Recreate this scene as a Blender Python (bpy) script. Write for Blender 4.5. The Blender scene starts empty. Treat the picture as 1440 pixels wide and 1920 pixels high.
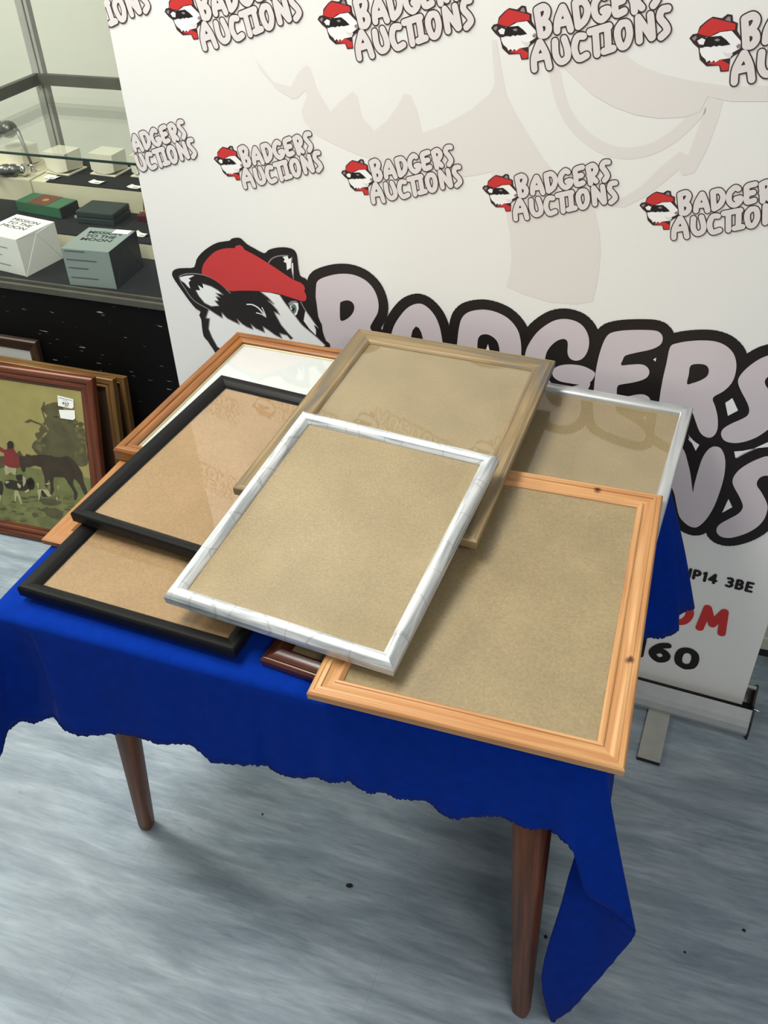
import bpy, bmesh, math, random
from mathutils import Vector, Matrix
random.seed(7)
sc = bpy.context.scene
COL = sc.collection
PI = math.pi
def rad(a): return math.radians(a)

# ------------------------------------------------------------------ camera
EYE = Vector((0, 0, 1.6))
FPX, CX, CY = 1720.0, 720.0, 960.0
RM = Matrix(((0.99919133, -0.04020798, 0.0),
             (-0.02502004, -0.62176228, 0.78280628),
             (-0.03147506, -0.78217325, -0.62226549)))       # camera (right, down, forward) -> world
cam = bpy.data.cameras.new('camera')
cam.sensor_fit = 'VERTICAL'; cam.sensor_height = 24.0; cam.lens = 24.0 * FPX / 1920.0
cam.clip_start = 0.02
camo = bpy.data.objects.new('camera', cam); COL.objects.link(camo)
m4 = Matrix.Identity(4)
for i in range(3):
    m4[i][0] = RM[i][0]; m4[i][1] = -RM[i][1]; m4[i][2] = -RM[i][2]; m4[i][3] = EYE[i]
camo.matrix_world = m4
sc.camera = camo

# ------------------------------------------------------------------ light and exposure
sc.view_settings.view_transform = 'Standard'
sc.view_settings.look = 'None'
sc.view_settings.gamma = 1.0
sc.view_settings.use_curve_mapping = False
sc.view_settings.exposure = 0.0
wd = bpy.data.worlds.new('room_air'); sc.world = wd; wd.use_nodes = True
wd.node_tree.nodes['Background'].inputs[0].default_value = (0.90, 0.95, 1.0, 1)
wd.node_tree.nodes['Background'].inputs[1].default_value = 0.36
def area(name, loc, target, sx, sy, power, color):
    l = bpy.data.lights.new(name, 'AREA'); l.shape = 'RECTANGLE'; l.size = sx; l.size_y = sy
    l.energy = power; l.color = color
    o = bpy.data.objects.new(name, l); COL.objects.link(o); o.location = loc
    o.rotation_euler = (Vector(target) - Vector(loc)).to_track_quat('-Z', 'Y').to_euler()
    return o
area('ceiling_panel_key', (-.75, 1.10, 2.62), (-.7, 1.1, 0), 1.2, 0.6, 54, (1.0, 0.97, 0.91))
area('front_fill', (0.6, -1.2, 2.62), (0.6, -1.2, 0), 1.2, 0.6, 42, (1.0, 0.97, 0.93))  # unseen fill lamp, added to lift the floor and the cloth's front
area('case_fill', (-2.15, 2.35, 2.5), (-1.2, 2.7, .6), 0.9, 0.5, 44, (0.97, 1.0, 0.90))  # added lamp below the ceiling, aimed to brighten the case and wall

# ------------------------------------------------------------------ helpers
def ray(px, py):
    return RM @ Vector(((px - CX) / FPX, (py - CY) / FPX, 1.0))
def at_y(px, py, y):
    r = ray(px, py); return EYE + r * (y / r.y)
def on_plane(px, py, p0, n):
    r = ray(px, py); return EYE + r * ((p0 - EYE).dot(n) / r.dot(n))

def link_obj(name, me, parent=None):
    o = bpy.data.objects.new(name, me); COL.objects.link(o)
    if parent: o.parent = parent
    return o
def mesh_obj(name, bm, mats, parent=None, smooth=False):
    me = bpy.data.meshes.new(name); bm.to_mesh(me); bm.free()
    if not isinstance(mats, (list, tuple)): mats = [mats]
    for m in mats: me.materials.append(m)
    if smooth:
        for p in me.polygons: p.use_smooth = True
    return link_obj(name, me, parent)
def tag(o, label, cat, group=None):
    o['label'] = label; o['category'] = cat
    if group: o['group'] = group
    return o
def thing(name, label, cat, loc=(0, 0, 0), rotz=0.0, group=None, matrix=None):
    o = bpy.data.objects.new(name, None); COL.objects.link(o); o.empty_display_size = .05
    if matrix is not None: o.matrix_world = matrix
    else: o.location = loc; o.rotation_euler = (0, 0, rotz)
    return tag(o, label, cat, group)
def struct(o): o['kind'] = 'structure'; return o

def add_box(bm, x0, x1, y0, y1, z0, z1, bev=0.0, mi=0, M=None):
    vs = [bm.verts.new(v) for v in ((x0,y0,z0),(x1,y0,z0),(x1,y1,z0),(x0,y1,z0),(x0,y0,z1),(x1,y0,z1),(x1,y1,z1),(x0,y1,z1))]
    fs = [bm.faces.new([vs[i] for i in f]) for f in ((3,2,1,0),(4,5,6,7),(0,1,5,4),(1,2,6,5),(2,3,7,6),(3,0,4,7))]
    for f in fs: f.material_index = mi
    if bev > 0:
        es = list({e for f in fs for e in f.edges})
        r = bmesh.ops.bevel(bm, geom=es, offset=bev, segments=2, affect='EDGES', profile=.6)
        vs = list({v for f in r['faces'] for v in f.verts} | {v for v in vs if v.is_valid})
        for f in r['faces']: f.material_index = mi
    if M is not None:
        for v in vs: v.co = M @ v.co
    return vs
def box_obj(name, dims, mat, parent=None, bev=0.0):
    bm = bmesh.new(); add_box(bm, *dims, bev=bev); return mesh_obj(name, bm, mat, parent)
def add_lathe(bm, prof, seg=20, M=None, mi=0, cap=True):
    rings = []
    for r, z in prof:
        ring = [bm.verts.new((r*math.cos(2*PI*k/seg), r*math.sin(2*PI*k/seg), z)) for k in range(seg)]
        if M is not None:
            for v in ring: v.co = M @ v.co
        rings.append(ring)
    for a, b in zip(rings, rings[1:]):
        for k in range(seg):
            f = bm.faces.new((a[k], a[(k+1) % seg], b[(k+1) % seg], b[k])); f.material_index = mi; f.smooth = True
    if cap:
        f = bm.faces.new(list(reversed(rings[0]))); f.material_index = mi
        f = bm.faces.new(rings[-1]); f.material_index = mi
def add_rod(bm, a, b, r0, r1=None, seg=12, mi=0):
    a, b = Vector(a), Vector(b); d = b - a
    q = d.to_track_quat('Z', 'Y').to_matrix().to_4x4(); M = Matrix.Translation(a) @ q
    add_lathe(bm, [(r0, 0), (r1 if r1 is not None else r0, d.length)], seg, M, mi)

def smooth_closed(pts, n=5):
    out = []; N = len(pts)
    for i in range(N):
        p0, p1, p2, p3 = pts[i-1], pts[i], pts[(i+1) % N], pts[(i+2) % N]
        for k in range(n):
            t = k / n
            out.append(tuple(.5*((2*p1[j]) + (-p0[j]+p2[j])*t + (2*p0[j]-5*p1[j]+4*p2[j]-p3[j])*t*t + (-p0[j]+3*p1[j]-3*p2[j]+p3[j])*t**3) for j in (0, 1)))
    return out
def smooth_open(pts, n=5):
    out = []; N = len(pts)
    if N < 3: return list(pts)
    for i in range(N-1):
        p0, p1, p2, p3 = pts[max(i-1, 0)], pts[i], pts[i+1], pts[min(i+2, N-1)]
        for k in range(n):
            t = k / n
            out.append(tuple(.5*((2*p1[j]) + (-p0[j]+p2[j])*t + (2*p0[j]-5*p1[j]+4*p2[j]-p3[j])*t*t + (-p0[j]+3*p1[j]-3*p2[j]+p3[j])*t**3) for j in range(len(p1))))
    out.append(tuple(pts[-1])); return out

# ------------------------------------------------------------------ materials
def S(r, g, b):
    f = lambda c: (c/255/12.92) if c/255 <= .04045 else ((c/255+.055)/1.055)**2.4
    return (f(r), f(g), f(b))
def base_mat(name):
    m = bpy.data.materials.new(name); m.use_nodes = True
    return m, m.node_tree.nodes, m.node_tree.links, m.node_tree.nodes['Principled BSDF']
def flat(name, col, rough=.6, metal=0.0, spec=.4, coat=0.0, var=0.0, vscale=30, bump=0.0, bscale=200, sheen=0.0):
    m, N, L, P = base_mat(name)
    P.inputs['Base Color'].default_value = (*col, 1); P.inputs['Roughness'].default_value = rough
    P.inputs['Metallic'].default_value = metal; P.inputs['Specular IOR Level'].default_value = spec
    P.inputs['Coat Weight'].default_value = coat
    if sheen: P.inputs['Sheen Weight'].default_value = sheen; P.inputs['Sheen Roughness'].default_value = .5
    tc = N.new('ShaderNodeTexCoord')
    if var:
        no = N.new('ShaderNodeTexNoise'); no.inputs['Scale'].default_value = vscale; no.inputs['Detail'].default_value = 6
        L.new(tc.outputs['Object'], no.inputs['Vector'])
        cr = N.new('ShaderNodeValToRGB'); cr.color_ramp.elements[0].position = .3; cr.color_ramp.elements[1].position = .7
        cr.color_ramp.elements[0].color = (*[max(0, c*(1-var)) for c in col], 1)
        cr.color_ramp.elements[1].color = (*[min(1, c*(1+var)) for c in col], 1)
        L.new(no.outputs['Fac'], cr.inputs['Fac']); L.new(cr.outputs['Color'], P.inputs['Base Color'])
    if bump:
        nb_ = N.new('ShaderNodeTexNoise'); nb_.inputs['Scale'].default_value = bscale; nb_.inputs['Detail'].default_value = 4
        L.new(tc.outputs['Object'], nb_.inputs['Vector'])
        bp = N.new('ShaderNodeBump'); bp.inputs['Strength'].default_value = bump; bp.inputs['Distance'].default_value = .002
        L.new(nb_.outputs['Fac'], bp.inputs['Height']); L.new(bp.outputs['Normal'], P.inputs['Normal'])
    return m
def grain(name, cols, rough=.45, metal=0.0, su=6.0, sv=160.0, coat=0.0, bump=.15, knots=(), spec=.4, pos=(.3, .5, .7), cracks=False):
    """streaks that run along a rail: the UV's u is the length along the rail in metres, v the way across it"""
    m, N, L, P = base_mat(name)
    P.inputs['Roughness'].default_value = rough; P.inputs['Metallic'].default_value = metal
    P.inputs['Coat Weight'].default_value = coat; P.inputs['Coat Roughness'].default_value = .2
    P.inputs['Specular IOR Level'].default_value = spec
    uv = N.new('ShaderNodeUVMap')
    mp = N.new('ShaderNodeMapping'); mp.inputs['Scale'].default_value = (su, sv, 1)
    L.new(uv.outputs['UV'], mp.inputs['Vector'])
    no = N.new('ShaderNodeTexNoise'); no.inputs['Scale'].default_value = 1.0; no.inputs['Detail'].default_value = 7; no.inputs['Distortion'].default_value = .6
    L.new(mp.outputs['Vector'], no.inputs['Vector'])
    cr = N.new('ShaderNodeValToRGB'); e = cr.color_ramp.elements
    e[0].position = pos[0]; e[0].color = (*cols[0], 1); e[1].position = pos[-1]; e[1].color = (*cols[-1], 1)
    if len(cols) == 3:
        k = e.new(pos[1]); k.color = (*cols[1], 1)
    L.new(no.outputs['Fac'], cr.inputs['Fac'])
    out = cr.outputs['Color']
    tc = N.new('ShaderNodeTexCoord')
    for (kx, ky, kz, kr) in knots:
        vm = N.new('ShaderNodeVectorMath'); vm.operation = 'DISTANCE'; vm.inputs[1].default_value = (kx, ky, kz)
        L.new(tc.outputs['Object'], vm.inputs[0])
        mr = N.new('ShaderNodeMapRange'); mr.inputs['From Min'].default_value = kr*.5; mr.inputs['From Max'].default_value = kr*1.3
        mr.inputs['To Min'].default_value = 1; mr.inputs['To Max'].default_value = 0
        L.new(vm.outputs['Value'], mr.inputs['Value'])
        mx = N.new('ShaderNodeMix'); mx.data_type = 'RGBA'; mx.inputs['B'].default_value = (*S(85, 45, 28), 1)
        L.new(mr.outputs['Result'], mx.inputs['Factor']); L.new(out, mx.inputs['A']); out = mx.outputs['Result']
    if cracks:
        mp2 = N.new('ShaderNodeMapping'); mp2.inputs['Scale'].default_value = (15, 5, 1); L.new(uv.outputs['UV'], mp2.inputs['Vector'])
        n2 = N.new('ShaderNodeTexNoise'); n2.inputs['Scale'].default_value = 6; L.new(mp2.outputs['Vector'], n2.inputs['Vector'])
        mixv = N.new('ShaderNodeMix'); mixv.data_type = 'VECTOR'; mixv.inputs['Factor'].default_value = .06
        L.new(mp2.outputs['Vector'], mixv.inputs['A']); L.new(n2.outputs['Color'], mixv.inputs['B'])
        vo = N.new('ShaderNodeTexVoronoi'); vo.feature = 'DISTANCE_TO_EDGE'; vo.inputs['Scale'].default_value = 1.3
        L.new(mixv.outputs['Result'], vo.inputs['Vector'])
        mr = N.new('ShaderNodeMapRange'); mr.inputs['From Min'].default_value = .003; mr.inputs['From Max'].default_value = .018
        mr.inputs['To Min'].default_value = .34; mr.inputs['To Max'].default_value = 0; L.new(vo.outputs['Distance'], mr.inputs['Value'])
        mx = N.new('ShaderNodeMix'); mx.data_type = 'RGBA'; mx.inputs['B'].default_value = (*S(110, 108, 105), 1)
        L.new(mr.outputs['Result'], mx.inputs['Factor']); L.new(out, mx.inputs['A']); out = mx.outputs['Result']
    L.new(out, P.inputs['Base Color'])
    if bump:
        bp = N.new('ShaderNodeBump'); bp.inputs['Strength'].default_value = bump; bp.inputs['Distance'].default_value = .0008
        L.new(no.outputs['Fac'], bp.inputs['Height']); L.new(bp.outputs['Normal'], P.inputs['Normal'])
    return m
def board_mat(name, col, var=.1):
    m, N, L, P = base_mat(name)
    P.inputs['Roughness'].default_value = .75; P.inputs['Specular IOR Level'].default_value = .2
    tc = N.new('ShaderNodeTexCoord')
    n1 = N.new('ShaderNodeTexNoise'); n1.inputs['Scale'].default_value = 11; n1.inputs['Detail'].default_value = 5
    n2 = N.new('ShaderNodeTexNoise'); n2.inputs['Scale'].default_value = 320; n2.inputs['Detail'].default_value = 3
    n3 = N.new('ShaderNodeTexVoronoi'); n3.inputs['Scale'].default_value = 75; n3.inputs['Randomness'].default_value = 1
    mp = N.new('ShaderNodeMapping'); mp.inputs['Scale'].default_value = (1, .35, 1)
    for n in (n1, n2): L.new(tc.outputs['Object'], n.inputs['Vector'])
    L.new(tc.outputs['Object'], mp.inputs['Vector']); L.new(mp.outputs['Vector'], n3.inputs['Vector'])
    r1 = N.new('ShaderNodeValToRGB'); r1.color_ramp.elements[0].position = .3; r1.color_ramp.elements[1].position = .72
    r1.color_ramp.elements[0].color = (*[c*(1-var) for c in col], 1); r1.color_ramp.elements[1].color = (*[min(1, c*(1+var)) for c in col], 1)
    L.new(n1.outputs['Fac'], r1.inputs['Fac'])
    mx = N.new('ShaderNodeMix'); mx.data_type = 'RGBA'; mx.blend_type = 'OVERLAY'; mx.inputs['Factor'].default_value = .34
    L.new(r1.outputs['Color'], mx.inputs['A']); L.new(n2.outputs['Fac'], mx.inputs['B'])
    mr = N.new('ShaderNodeMapRange'); mr.inputs['From Min'].default_value = .10; mr.inputs['From Max'].default_value = .02
    L.new(n3.outputs['Distance'], mr.inputs['Value'])
    mx2 = N.new('ShaderNodeMix'); mx2.data_type = 'RGBA'; mx2.inputs['B'].default_value = (*[min(1, c*1.35+.03) for c in col], 1)
    m3 = N.new('ShaderNodeMath'); m3.operation = 'MULTIPLY'; m3.inputs[1].default_value = .45
    L.new(mr.outputs['Result'], m3.inputs[0]); L.new(m3.outputs[0], mx2.inputs['Factor'])
    L.new(mx.outputs['Result'], mx2.inputs['A']); L.new(mx2.outputs['Result'], P.inputs['Base Color'])
    return m
def glass_mat(name, tint=(1, 1, 1), refl=1.0, rough=.02, ior=1.5):
    m = bpy.data.materials.new(name); m.use_nodes = True; N = m.node_tree.nodes; L = m.node_tree.links
    N.remove(N['Principled BSDF'])
    tr = N.new('ShaderNodeBsdfTransparent'); tr.inputs[0].default_value = (*tint, 1)
    gl = N.new('ShaderNodeBsdfGlossy'); gl.inputs['Roughness'].default_value = rough
    lw = N.new('ShaderNodeLayerWeight'); lw.inputs['Blend'].default_value = .5        # Schlick's curve, the same from both sides of the pane
    pw = N.new('ShaderNodeMath'); pw.operation = 'POWER'; pw.inputs[1].default_value = 5; L.new(lw.outputs['Facing'], pw.inputs[0])
    f0 = ((ior-1)/(ior+1))**2
    ma = N.new('ShaderNodeMath'); ma.operation = 'MULTIPLY_ADD'; ma.inputs[1].default_value = 1-f0; ma.inputs[2].default_value = f0; L.new(pw.outputs[0], ma.inputs[0])
    mu = N.new('ShaderNodeMath'); mu.operation = 'MULTIPLY'; mu.inputs[1].default_value = refl; L.new(ma.outputs[0], mu.inputs[0])
    mx = N.new('ShaderNodeMixShader'); L.new(mu.outputs[0], mx.inputs[0]); L.new(tr.outputs[0], mx.inputs[1]); L.new(gl.outputs[0], mx.inputs[2])
    L.new(mx.outputs[0], N['Material Output'].inputs['Surface'])
    return m
def floor_mat(angle):
    m, N, L, P = base_mat('blue_grey_vinyl'); P.inputs['Roughness'].default_value = .42; P.inputs['Specular IOR Level'].default_value = .35
    tc = N.new('ShaderNodeTexCoord')
    mp = N.new('ShaderNodeMapping'); mp.inputs['Rotation'].default_value = (0, 0, -angle); L.new(tc.outputs['Object'], mp.inputs['Vector'])
    def noise(sx, sy, sc_, det=6, dist=.5):
        q = N.new('ShaderNodeMapping'); q.inputs['Scale'].default_value = (sx, sy, 1); L.new(mp.outputs['Vector'], q.inputs['Vector'])
        n = N.new('ShaderNodeTexNoise'); n.inputs['Scale'].default_value = sc_; n.inputs['Detail'].default_value = det; n.inputs['Distortion'].default_value = dist
        n.inputs['Roughness'].default_value = .62
        L.new(q.outputs['Vector'], n.inputs['Vector']); return n
    a = noise(1.8, 9, 2.2); b = noise(7, 55, 2.0, 8); c = noise(1, 1, 2.2, 3); d = noise(3.2, 20, 2.5, 6, 1.6)
    ra = N.new('ShaderNodeValToRGB'); e = ra.color_ramp.elements
    e[0].position = .28; e[0].color = (*S(104, 118, 130), 1); e[1].position = .74; e[1].color = (*S(166, 177, 186), 1)
    k = e.new(.5); k.color = (*S(134, 148, 159), 1)
    L.new(a.outputs['Fac'], ra.inputs['Fac'])
    mx = N.new('ShaderNodeMix'); mx.data_type = 'RGBA'; mx.blend_type = 'OVERLAY'; mx.inputs['Factor'].default_value = .42
    L.new(ra.outputs['Color'], mx.inputs['A']); L.new(b.outputs['Fac'], mx.inputs['B'])
    rd = N.new('ShaderNodeMapRange'); rd.inputs['From Min'].default_value = .62; rd.inputs['From Max'].default_value = .78; rd.inputs['To Max'].default_value = .45
    L.new(d.outputs['Fac'], rd.inputs['Value'])
    m2 = N.new('ShaderNodeMix'); m2.data_type = 'RGBA'; m2.inputs['B'].default_value = (*S(186, 192, 192), 1)
    L.new(rd.outputs['Result'], m2.inputs['Factor']); L.new(mx.outputs['Result'], m2.inputs['A'])
    rk = N.new('ShaderNodeMapRange'); rk.inputs['From Min'].default_value = .36; rk.inputs['From Max'].default_value = .24; rk.inputs['To Max'].default_value = .5
    L.new(d.outputs['Fac'], rk.inputs['Value'])
    m3 = N.new('ShaderNodeMix'); m3.data_type = 'RGBA'; m3.inputs['B'].default_value = (*S(78, 86, 94), 1)
    L.new(rk.outputs['Result'], m3.inputs['Factor']); L.new(m2.outputs['Result'], m3.inputs['A'])
    rc = N.new('ShaderNodeMapRange'); rc.inputs['From Min'].default_value = .35; rc.inputs['From Max'].default_value = .7; rc.inputs['To Min'].default_value = 0; rc.inputs['To Max'].default_value = .35
    L.new(c.outputs['Fac'], rc.inputs['Value'])
    m4_ = N.new('ShaderNodeMix'); m4_.data_type = 'RGBA'; m4_.inputs['B'].default_value = (*S(132, 138, 144), 1)
    L.new(rc.outputs['Result'], m4_.inputs['Factor']); L.new(m3.outputs['Result'], m4_.inputs['A'])
    # plank seams
    br = N.new('ShaderNodeTexBrick'); br.inputs['Scale'].default_value = 1; br.offset = .4
    br.inputs['Brick Width'].default_value = 1.25; br.inputs['Row Height'].default_value = .19; br.inputs['Mortar Size'].default_value = .0012; br.inputs['Mortar Smooth'].default_value = .3
    sh = N.new('ShaderNodeMapping'); sh.inputs['Location'].default_value = (.3, .043, 0); L.new(mp.outputs['Vector'], sh.inputs['Vector']); L.new(sh.outputs['Vector'], br.inputs['Vector'])
    mm = N.new('ShaderNodeMath'); mm.operation = 'MULTIPLY'; mm.inputs[1].default_value = .14; L.new(br.outputs['Fac'], mm.inputs[0])
    m5 = N.new('ShaderNodeMix'); m5.data_type = 'RGBA'; m5.inputs['B'].default_value = (*S(70, 78, 86), 1)
    L.new(mm.outputs[0], m5.inputs['Factor']); L.new(m4_.outputs['Result'], m5.inputs['A'])
    L.new(m5.outputs['Result'], P.inputs['Base Color'])
    bp = N.new('ShaderNodeBump'); bp.inputs['Strength'].default_value = .08; bp.inputs['Distance'].default_value = .001
    L.new(b.outputs['Fac'], bp.inputs['Height']); L.new(bp.outputs['Normal'], P.inputs['Normal'])
    return m
def scuffed_black():
    m, N, L, P = base_mat('scuffed_black_paint'); P.inputs['Roughness'].default_value = .6; P.inputs['Specular IOR Level'].default_value = .15
    tc = N.new('ShaderNodeTexCoord'); mp = N.new('ShaderNodeMapping'); mp.inputs['Scale'].default_value = (9, 9, 70); L.new(tc.outputs['Object'], mp.inputs['Vector'])
    n = N.new('ShaderNodeTexNoise'); n.inputs['Scale'].default_value = 2.2; n.inputs['Detail'].default_value = 3; n.inputs['Roughness'].default_value = .45; L.new(mp.outputs['Vector'], n.inputs['Vector'])
    r = N.new('ShaderNodeMapRange'); r.inputs['From Min'].default_value = .685; r.inputs['From Max'].default_value = .74; L.new(n.outputs['Fac'], r.inputs['Value'])
    mx = N.new('ShaderNodeMix'); mx.data_type = 'RGBA'; mx.inputs['A'].default_value = (.003, .003, .003, 1); mx.inputs['B'].default_value = (.35, .35, .32, 1)
    L.new(r.outputs['Result'], mx.inputs['Factor']); L.new(mx.outputs['Result'], P.inputs['Base Color']); return m

M = {}
M['floor'] = floor_mat(rad(-20.4))
M['wall'] = flat('cream_wall_paint', S(226, 226, 214), .8, var=.03, vscale=3)
M['ceiling'] = flat('ceiling_tiles', S(240, 240, 234), .9)
M['cloth'] = flat('royal_blue_felt', (.0016, .0230, .225), .95, spec=.02, var=.10, vscale=55, bump=.25, bscale=900, sheen=.02)
M['leg'] = grain('teak_leg', [S(70, 38, 22), S(98, 54, 30), S(118, 68, 40)], .42, su=5, sv=90)
M['glass'] = glass_mat('picture_glass', refl=1.3)
M['dustyglass'] = glass_mat('dusty_picture_glass', refl=.8, rough=.22)
M['clear'] = glass_mat('case_glass', (.982, .988, .978), refl=.7)
M['glassedge'] = flat('green_glass_edge', (.006, .03, .024), .15, spec=.6)
M['board_grey'] = board_mat('hardboard_olive', S(144, 128, 95), .10)
M['board_tan'] = board_mat('hardboard_tan', S(151, 125, 91), .07)
M['white_art'] = flat('white_backing', S(196, 201, 198), .6, var=.04, vscale=9)
M['silver'] = grain('silver_leaf', [S(158, 164, 168), S(200, 203, 204), S(226, 227, 226)], .38, .4, 9, 90, pos=(.36, .5, .62), cracks=True, bump=.1)
M['silver_smooth'] = grain('silver_paint', [S(172, 176, 178), S(190, 193, 194), S(208, 210, 210)], .3, .55, 4, 40, bump=.05)
M['goldwood'] = grain('antique_gold_wood', [S(98, 95, 88), S(124, 106, 76), S(148, 128, 94)], .55, .08, 4.5, 45, bump=.25, pos=(.32, .5, .68))
M['pine'] = grain('honey_pine', [S(164, 110, 66), S(182, 134, 86), S(198, 156, 108)], .45, 0, 4, 70, coat=.15,
                  knots=((.168, -.088, .0, .006), (.088, .232, .0, .0055)))
M['orange'] = grain('orange_stained_pine', [S(92, 53, 19), S(130, 81, 35), S(152, 101, 50)], .4, 0, 5, 80, coat=.25)
M['barewood'] = grain('pale_orange_wood', [S(132, 86, 44), S(150, 103, 58), S(166, 119, 73)], .5, 0, 5, 80)
M['giltslip'] = flat('cream_gilt_slip', S(196, 180, 138), .45, .3)
M['black'] = grain('satin_black', [(.0065, .0065, .0065), (.008, .008, .008), (.011, .0105, .0105)], .4, 0, 4, 60, bump=.05, spec=.14)
M['mahogany'] = grain('dark_mahogany', [S(52, 24, 14), S(80, 40, 24), S(104, 58, 36)], .3, 0, 4, 60, coat=.4)
M['redwood'] = grain('red_brown_frame', [S(62, 28, 16), S(98, 48, 26), S(116, 62, 36)], .42, 0, 5, 70, coat=.08)
M['oldgold'] = grain('dull_gold_frame', [S(82, 58, 30), S(116, 84, 46), S(140, 108, 64)], .45, .2, 5, 60)
M['darkframe'] = grain('dark_brown_frame', [S(36, 24, 17), S(56, 38, 28), S(70, 50, 36)], .45, 0, 5, 60)
M['caseblack'] = scuffed_black()
M['velvet'] = flat('black_velvet', (.007, .007, .007), .9, spec=.08, var=.2, vscale=60, sheen=.1)
M['risercream'] = flat('cream_riser_board', S(208, 203, 176), .7, var=.04, vscale=12)
M['alu'] = flat('brushed_aluminium', S(186, 188, 186), .32, .5, var=.05, vscale=40)
M['alu_dull'] = flat('dull_aluminium', S(158, 158, 152), .5, .0, var=.06, vscale=30)
M['blackplastic'] = flat('black_plastic', (.012, .012, .013), .45)
M['darkrail'] = flat('grey_black_rail', S(74, 74, 66), .6, var=.15, vscale=18)
M['paper'] = flat('white_paper', S(238, 240, 234), .7)
M['ink'] = flat('dark_ink', (.02, .02, .02), .7)
M['inkgrey'] = flat('pale_grey_ink', S(150, 152, 148), .7)
M['white_card'] = flat('white_card', S(232, 234, 226), .6)
M['grey_card'] = flat('blue_grey_card', S(136, 150, 146), .6)
M['cream_leather'] = flat('cream_leatherette', S(216, 212, 192), .55)
M['green'] = flat('green_box_board', S(56, 104, 74), .5)
M['maroon'] = flat('maroon_band', S(104, 58, 48), .5)
M['gilt'] = flat('gilt', S(205, 165, 80), .3, .7)
M['darkgreen'] = flat('black_green_box', S(42, 52, 50), .6)
M['redbox'] = flat('dark_red_box', S(80, 12, 20), .5)
M['chrome'] = flat('chrome', S(215, 215, 210), .15, 1.0)
M['pewter'] = flat('pewter', S(120, 122, 118), .35, .8, var=.2, vscale=30)
M['cabinet_pale'] = flat('pale_cabinet_plinth', S(176, 176, 164), .6)
M['grit'] = flat('dark_grit', (.012, .01, .009), .9)

# ------------------------------------------------------------------ the setting
u_t = Vector((math.cos(rad(-20.9)), math.sin(rad(-20.9)), 0)); n_t = Vector((math.sin(rad(-20.9)), -math.cos(rad(-20.9)), 0))
u_b = Vector((math.cos(rad(-24)), math.sin(rad(-24)), 0)); n_b = Vector((math.sin(rad(-24)), -math.cos(rad(-24)), 0))
bm = bmesh.new(); add_box(bm, -5, 5, -4, 6, -.1, 0); struct(mesh_obj('floor', bm, M['floor']))
CASE0 = Vector((-.93, 1.93, 0)) - n_t * .25                 # a point on the front face of the display case
CASE = Matrix.Translation(CASE0) @ Matrix.Rotation(rad(-20.9), 4, 'Z')   # local x along the case, y into it
bm = bmesh.new(); add_box(bm, -5, 5, 1.55, 1.65, 0, 2.8, M=CASE); struct(mesh_obj('wall_back', bm, M['wall']))
bm = bmesh.new(); add_box(bm, -2.2, -2.1, -6, 1.55, 0, 2.8, M=CASE); struct(mesh_obj('wall_left', bm, M['wall']))
bm = bmesh.new(); add_box(bm, -5, 5, -4, 6, 2.7, 2.8); struct(mesh_obj('ceiling', bm, M['ceiling']))

# ------------------------------------------------------------------ table
TZ = .741
FL, FR = Vector((-.537, .897, 0)), Vector((.229, .605, 0))
v_t = -n_t                                                  # towards the back of the table
TW, TD = (FR - FL).length, .60
table = thing('table', 'small wooden table under the blue cloth, its tapered brown legs showing', 'table', FL + u_t*TW/2 + v_t*TD/2, rad(-20.9))
TI = table.matrix_basis.inverted() if False else (Matrix.Translation(table.location) @ Matrix.Rotation(rad(-20.9), 4, 'Z')).inverted()
box_obj('tabletop', (-TW/2+.006, TW/2-.006, -TD/2+.006, TD/2-.006, TZ-.022, TZ), M['leg'], table, .004)
bm = bmesh.new()
for x0, x1, y0, y1 in ((-TW/2+.09, TW/2-.09, -TD/2+.075, -TD/2+.093), (-TW/2+.09, TW/2-.09, TD/2-.093, TD/2-.075), (-TW/2+.075, -TW/2+.093, -TD/2+.075, TD/2-.075), (TW/2-.093, TW/2-.075, -TD/2+.075, TD/2-.075)):
    add_box(bm, x0, x1, y0, y1, TZ-.085, TZ-.022)
mesh_obj('apron', bm, M['leg'], table)
def leg(foot, dx, dy):
    f = TI @ Vector(foot); top = f + Vector((dx, dy, TZ-.024))
    bm = bmesh.new(); q = (top - f).to_track_quat('Z', 'Y').to_matrix().to_4x4(); MM = Matrix.Translation(f) @ q
    h = (top - f).length; N_ = 16; rings = []
    for t, r in ((0, .0135), (.01, .0155), (.5, .0225), (1, .030)):
        ring = []
        for k in range(N_):
            a = 2*PI*(k+.5)/N_ ; c, s = math.cos(a), math.sin(a)
            e = 3.2; rr = r / (abs(c)**e + abs(s)**e)**(1/e) * .93
            ring.append(bm.verts.new(MM @ Vector((rr*c, rr*s, t*h))))
        rings.append(ring)
    uvl = bm.loops.layers.uv.new('UVMap')
    for i, (a, b) in enumerate(zip(rings, rings[1:])):
        for k in range(N_):
            fc = bm.faces.new((a[k], a[(k+1) % N_], b[(k+1) % N_], b[k])); fc.smooth = True
            for lp, (kk, tt) in zip(fc.loops, ((k, i), (k+1, i), (k+1, i+1), (k, i+1))): lp[uvl].uv = ((0, .01, .5, 1)[tt]*h, kk*.011)
    bm.faces.new(list(reversed(rings[0]))); bm.faces.new(rings[-1])
    mesh_obj('leg', bm, M['leg'], table)
leg((.194, .672, .0005), -.026, .006)
leg((-.494, 1.049, .0005), .060, .004)
leg(FL + v_t*(TD-.06) + u_t*.06 + Vector((0, 0, .0005)), .015, -.012)
leg(FR + v_t*(TD-.06) - u_t*.05 + Vector((0, 0, .0005)), -.012, -.012)

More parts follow.
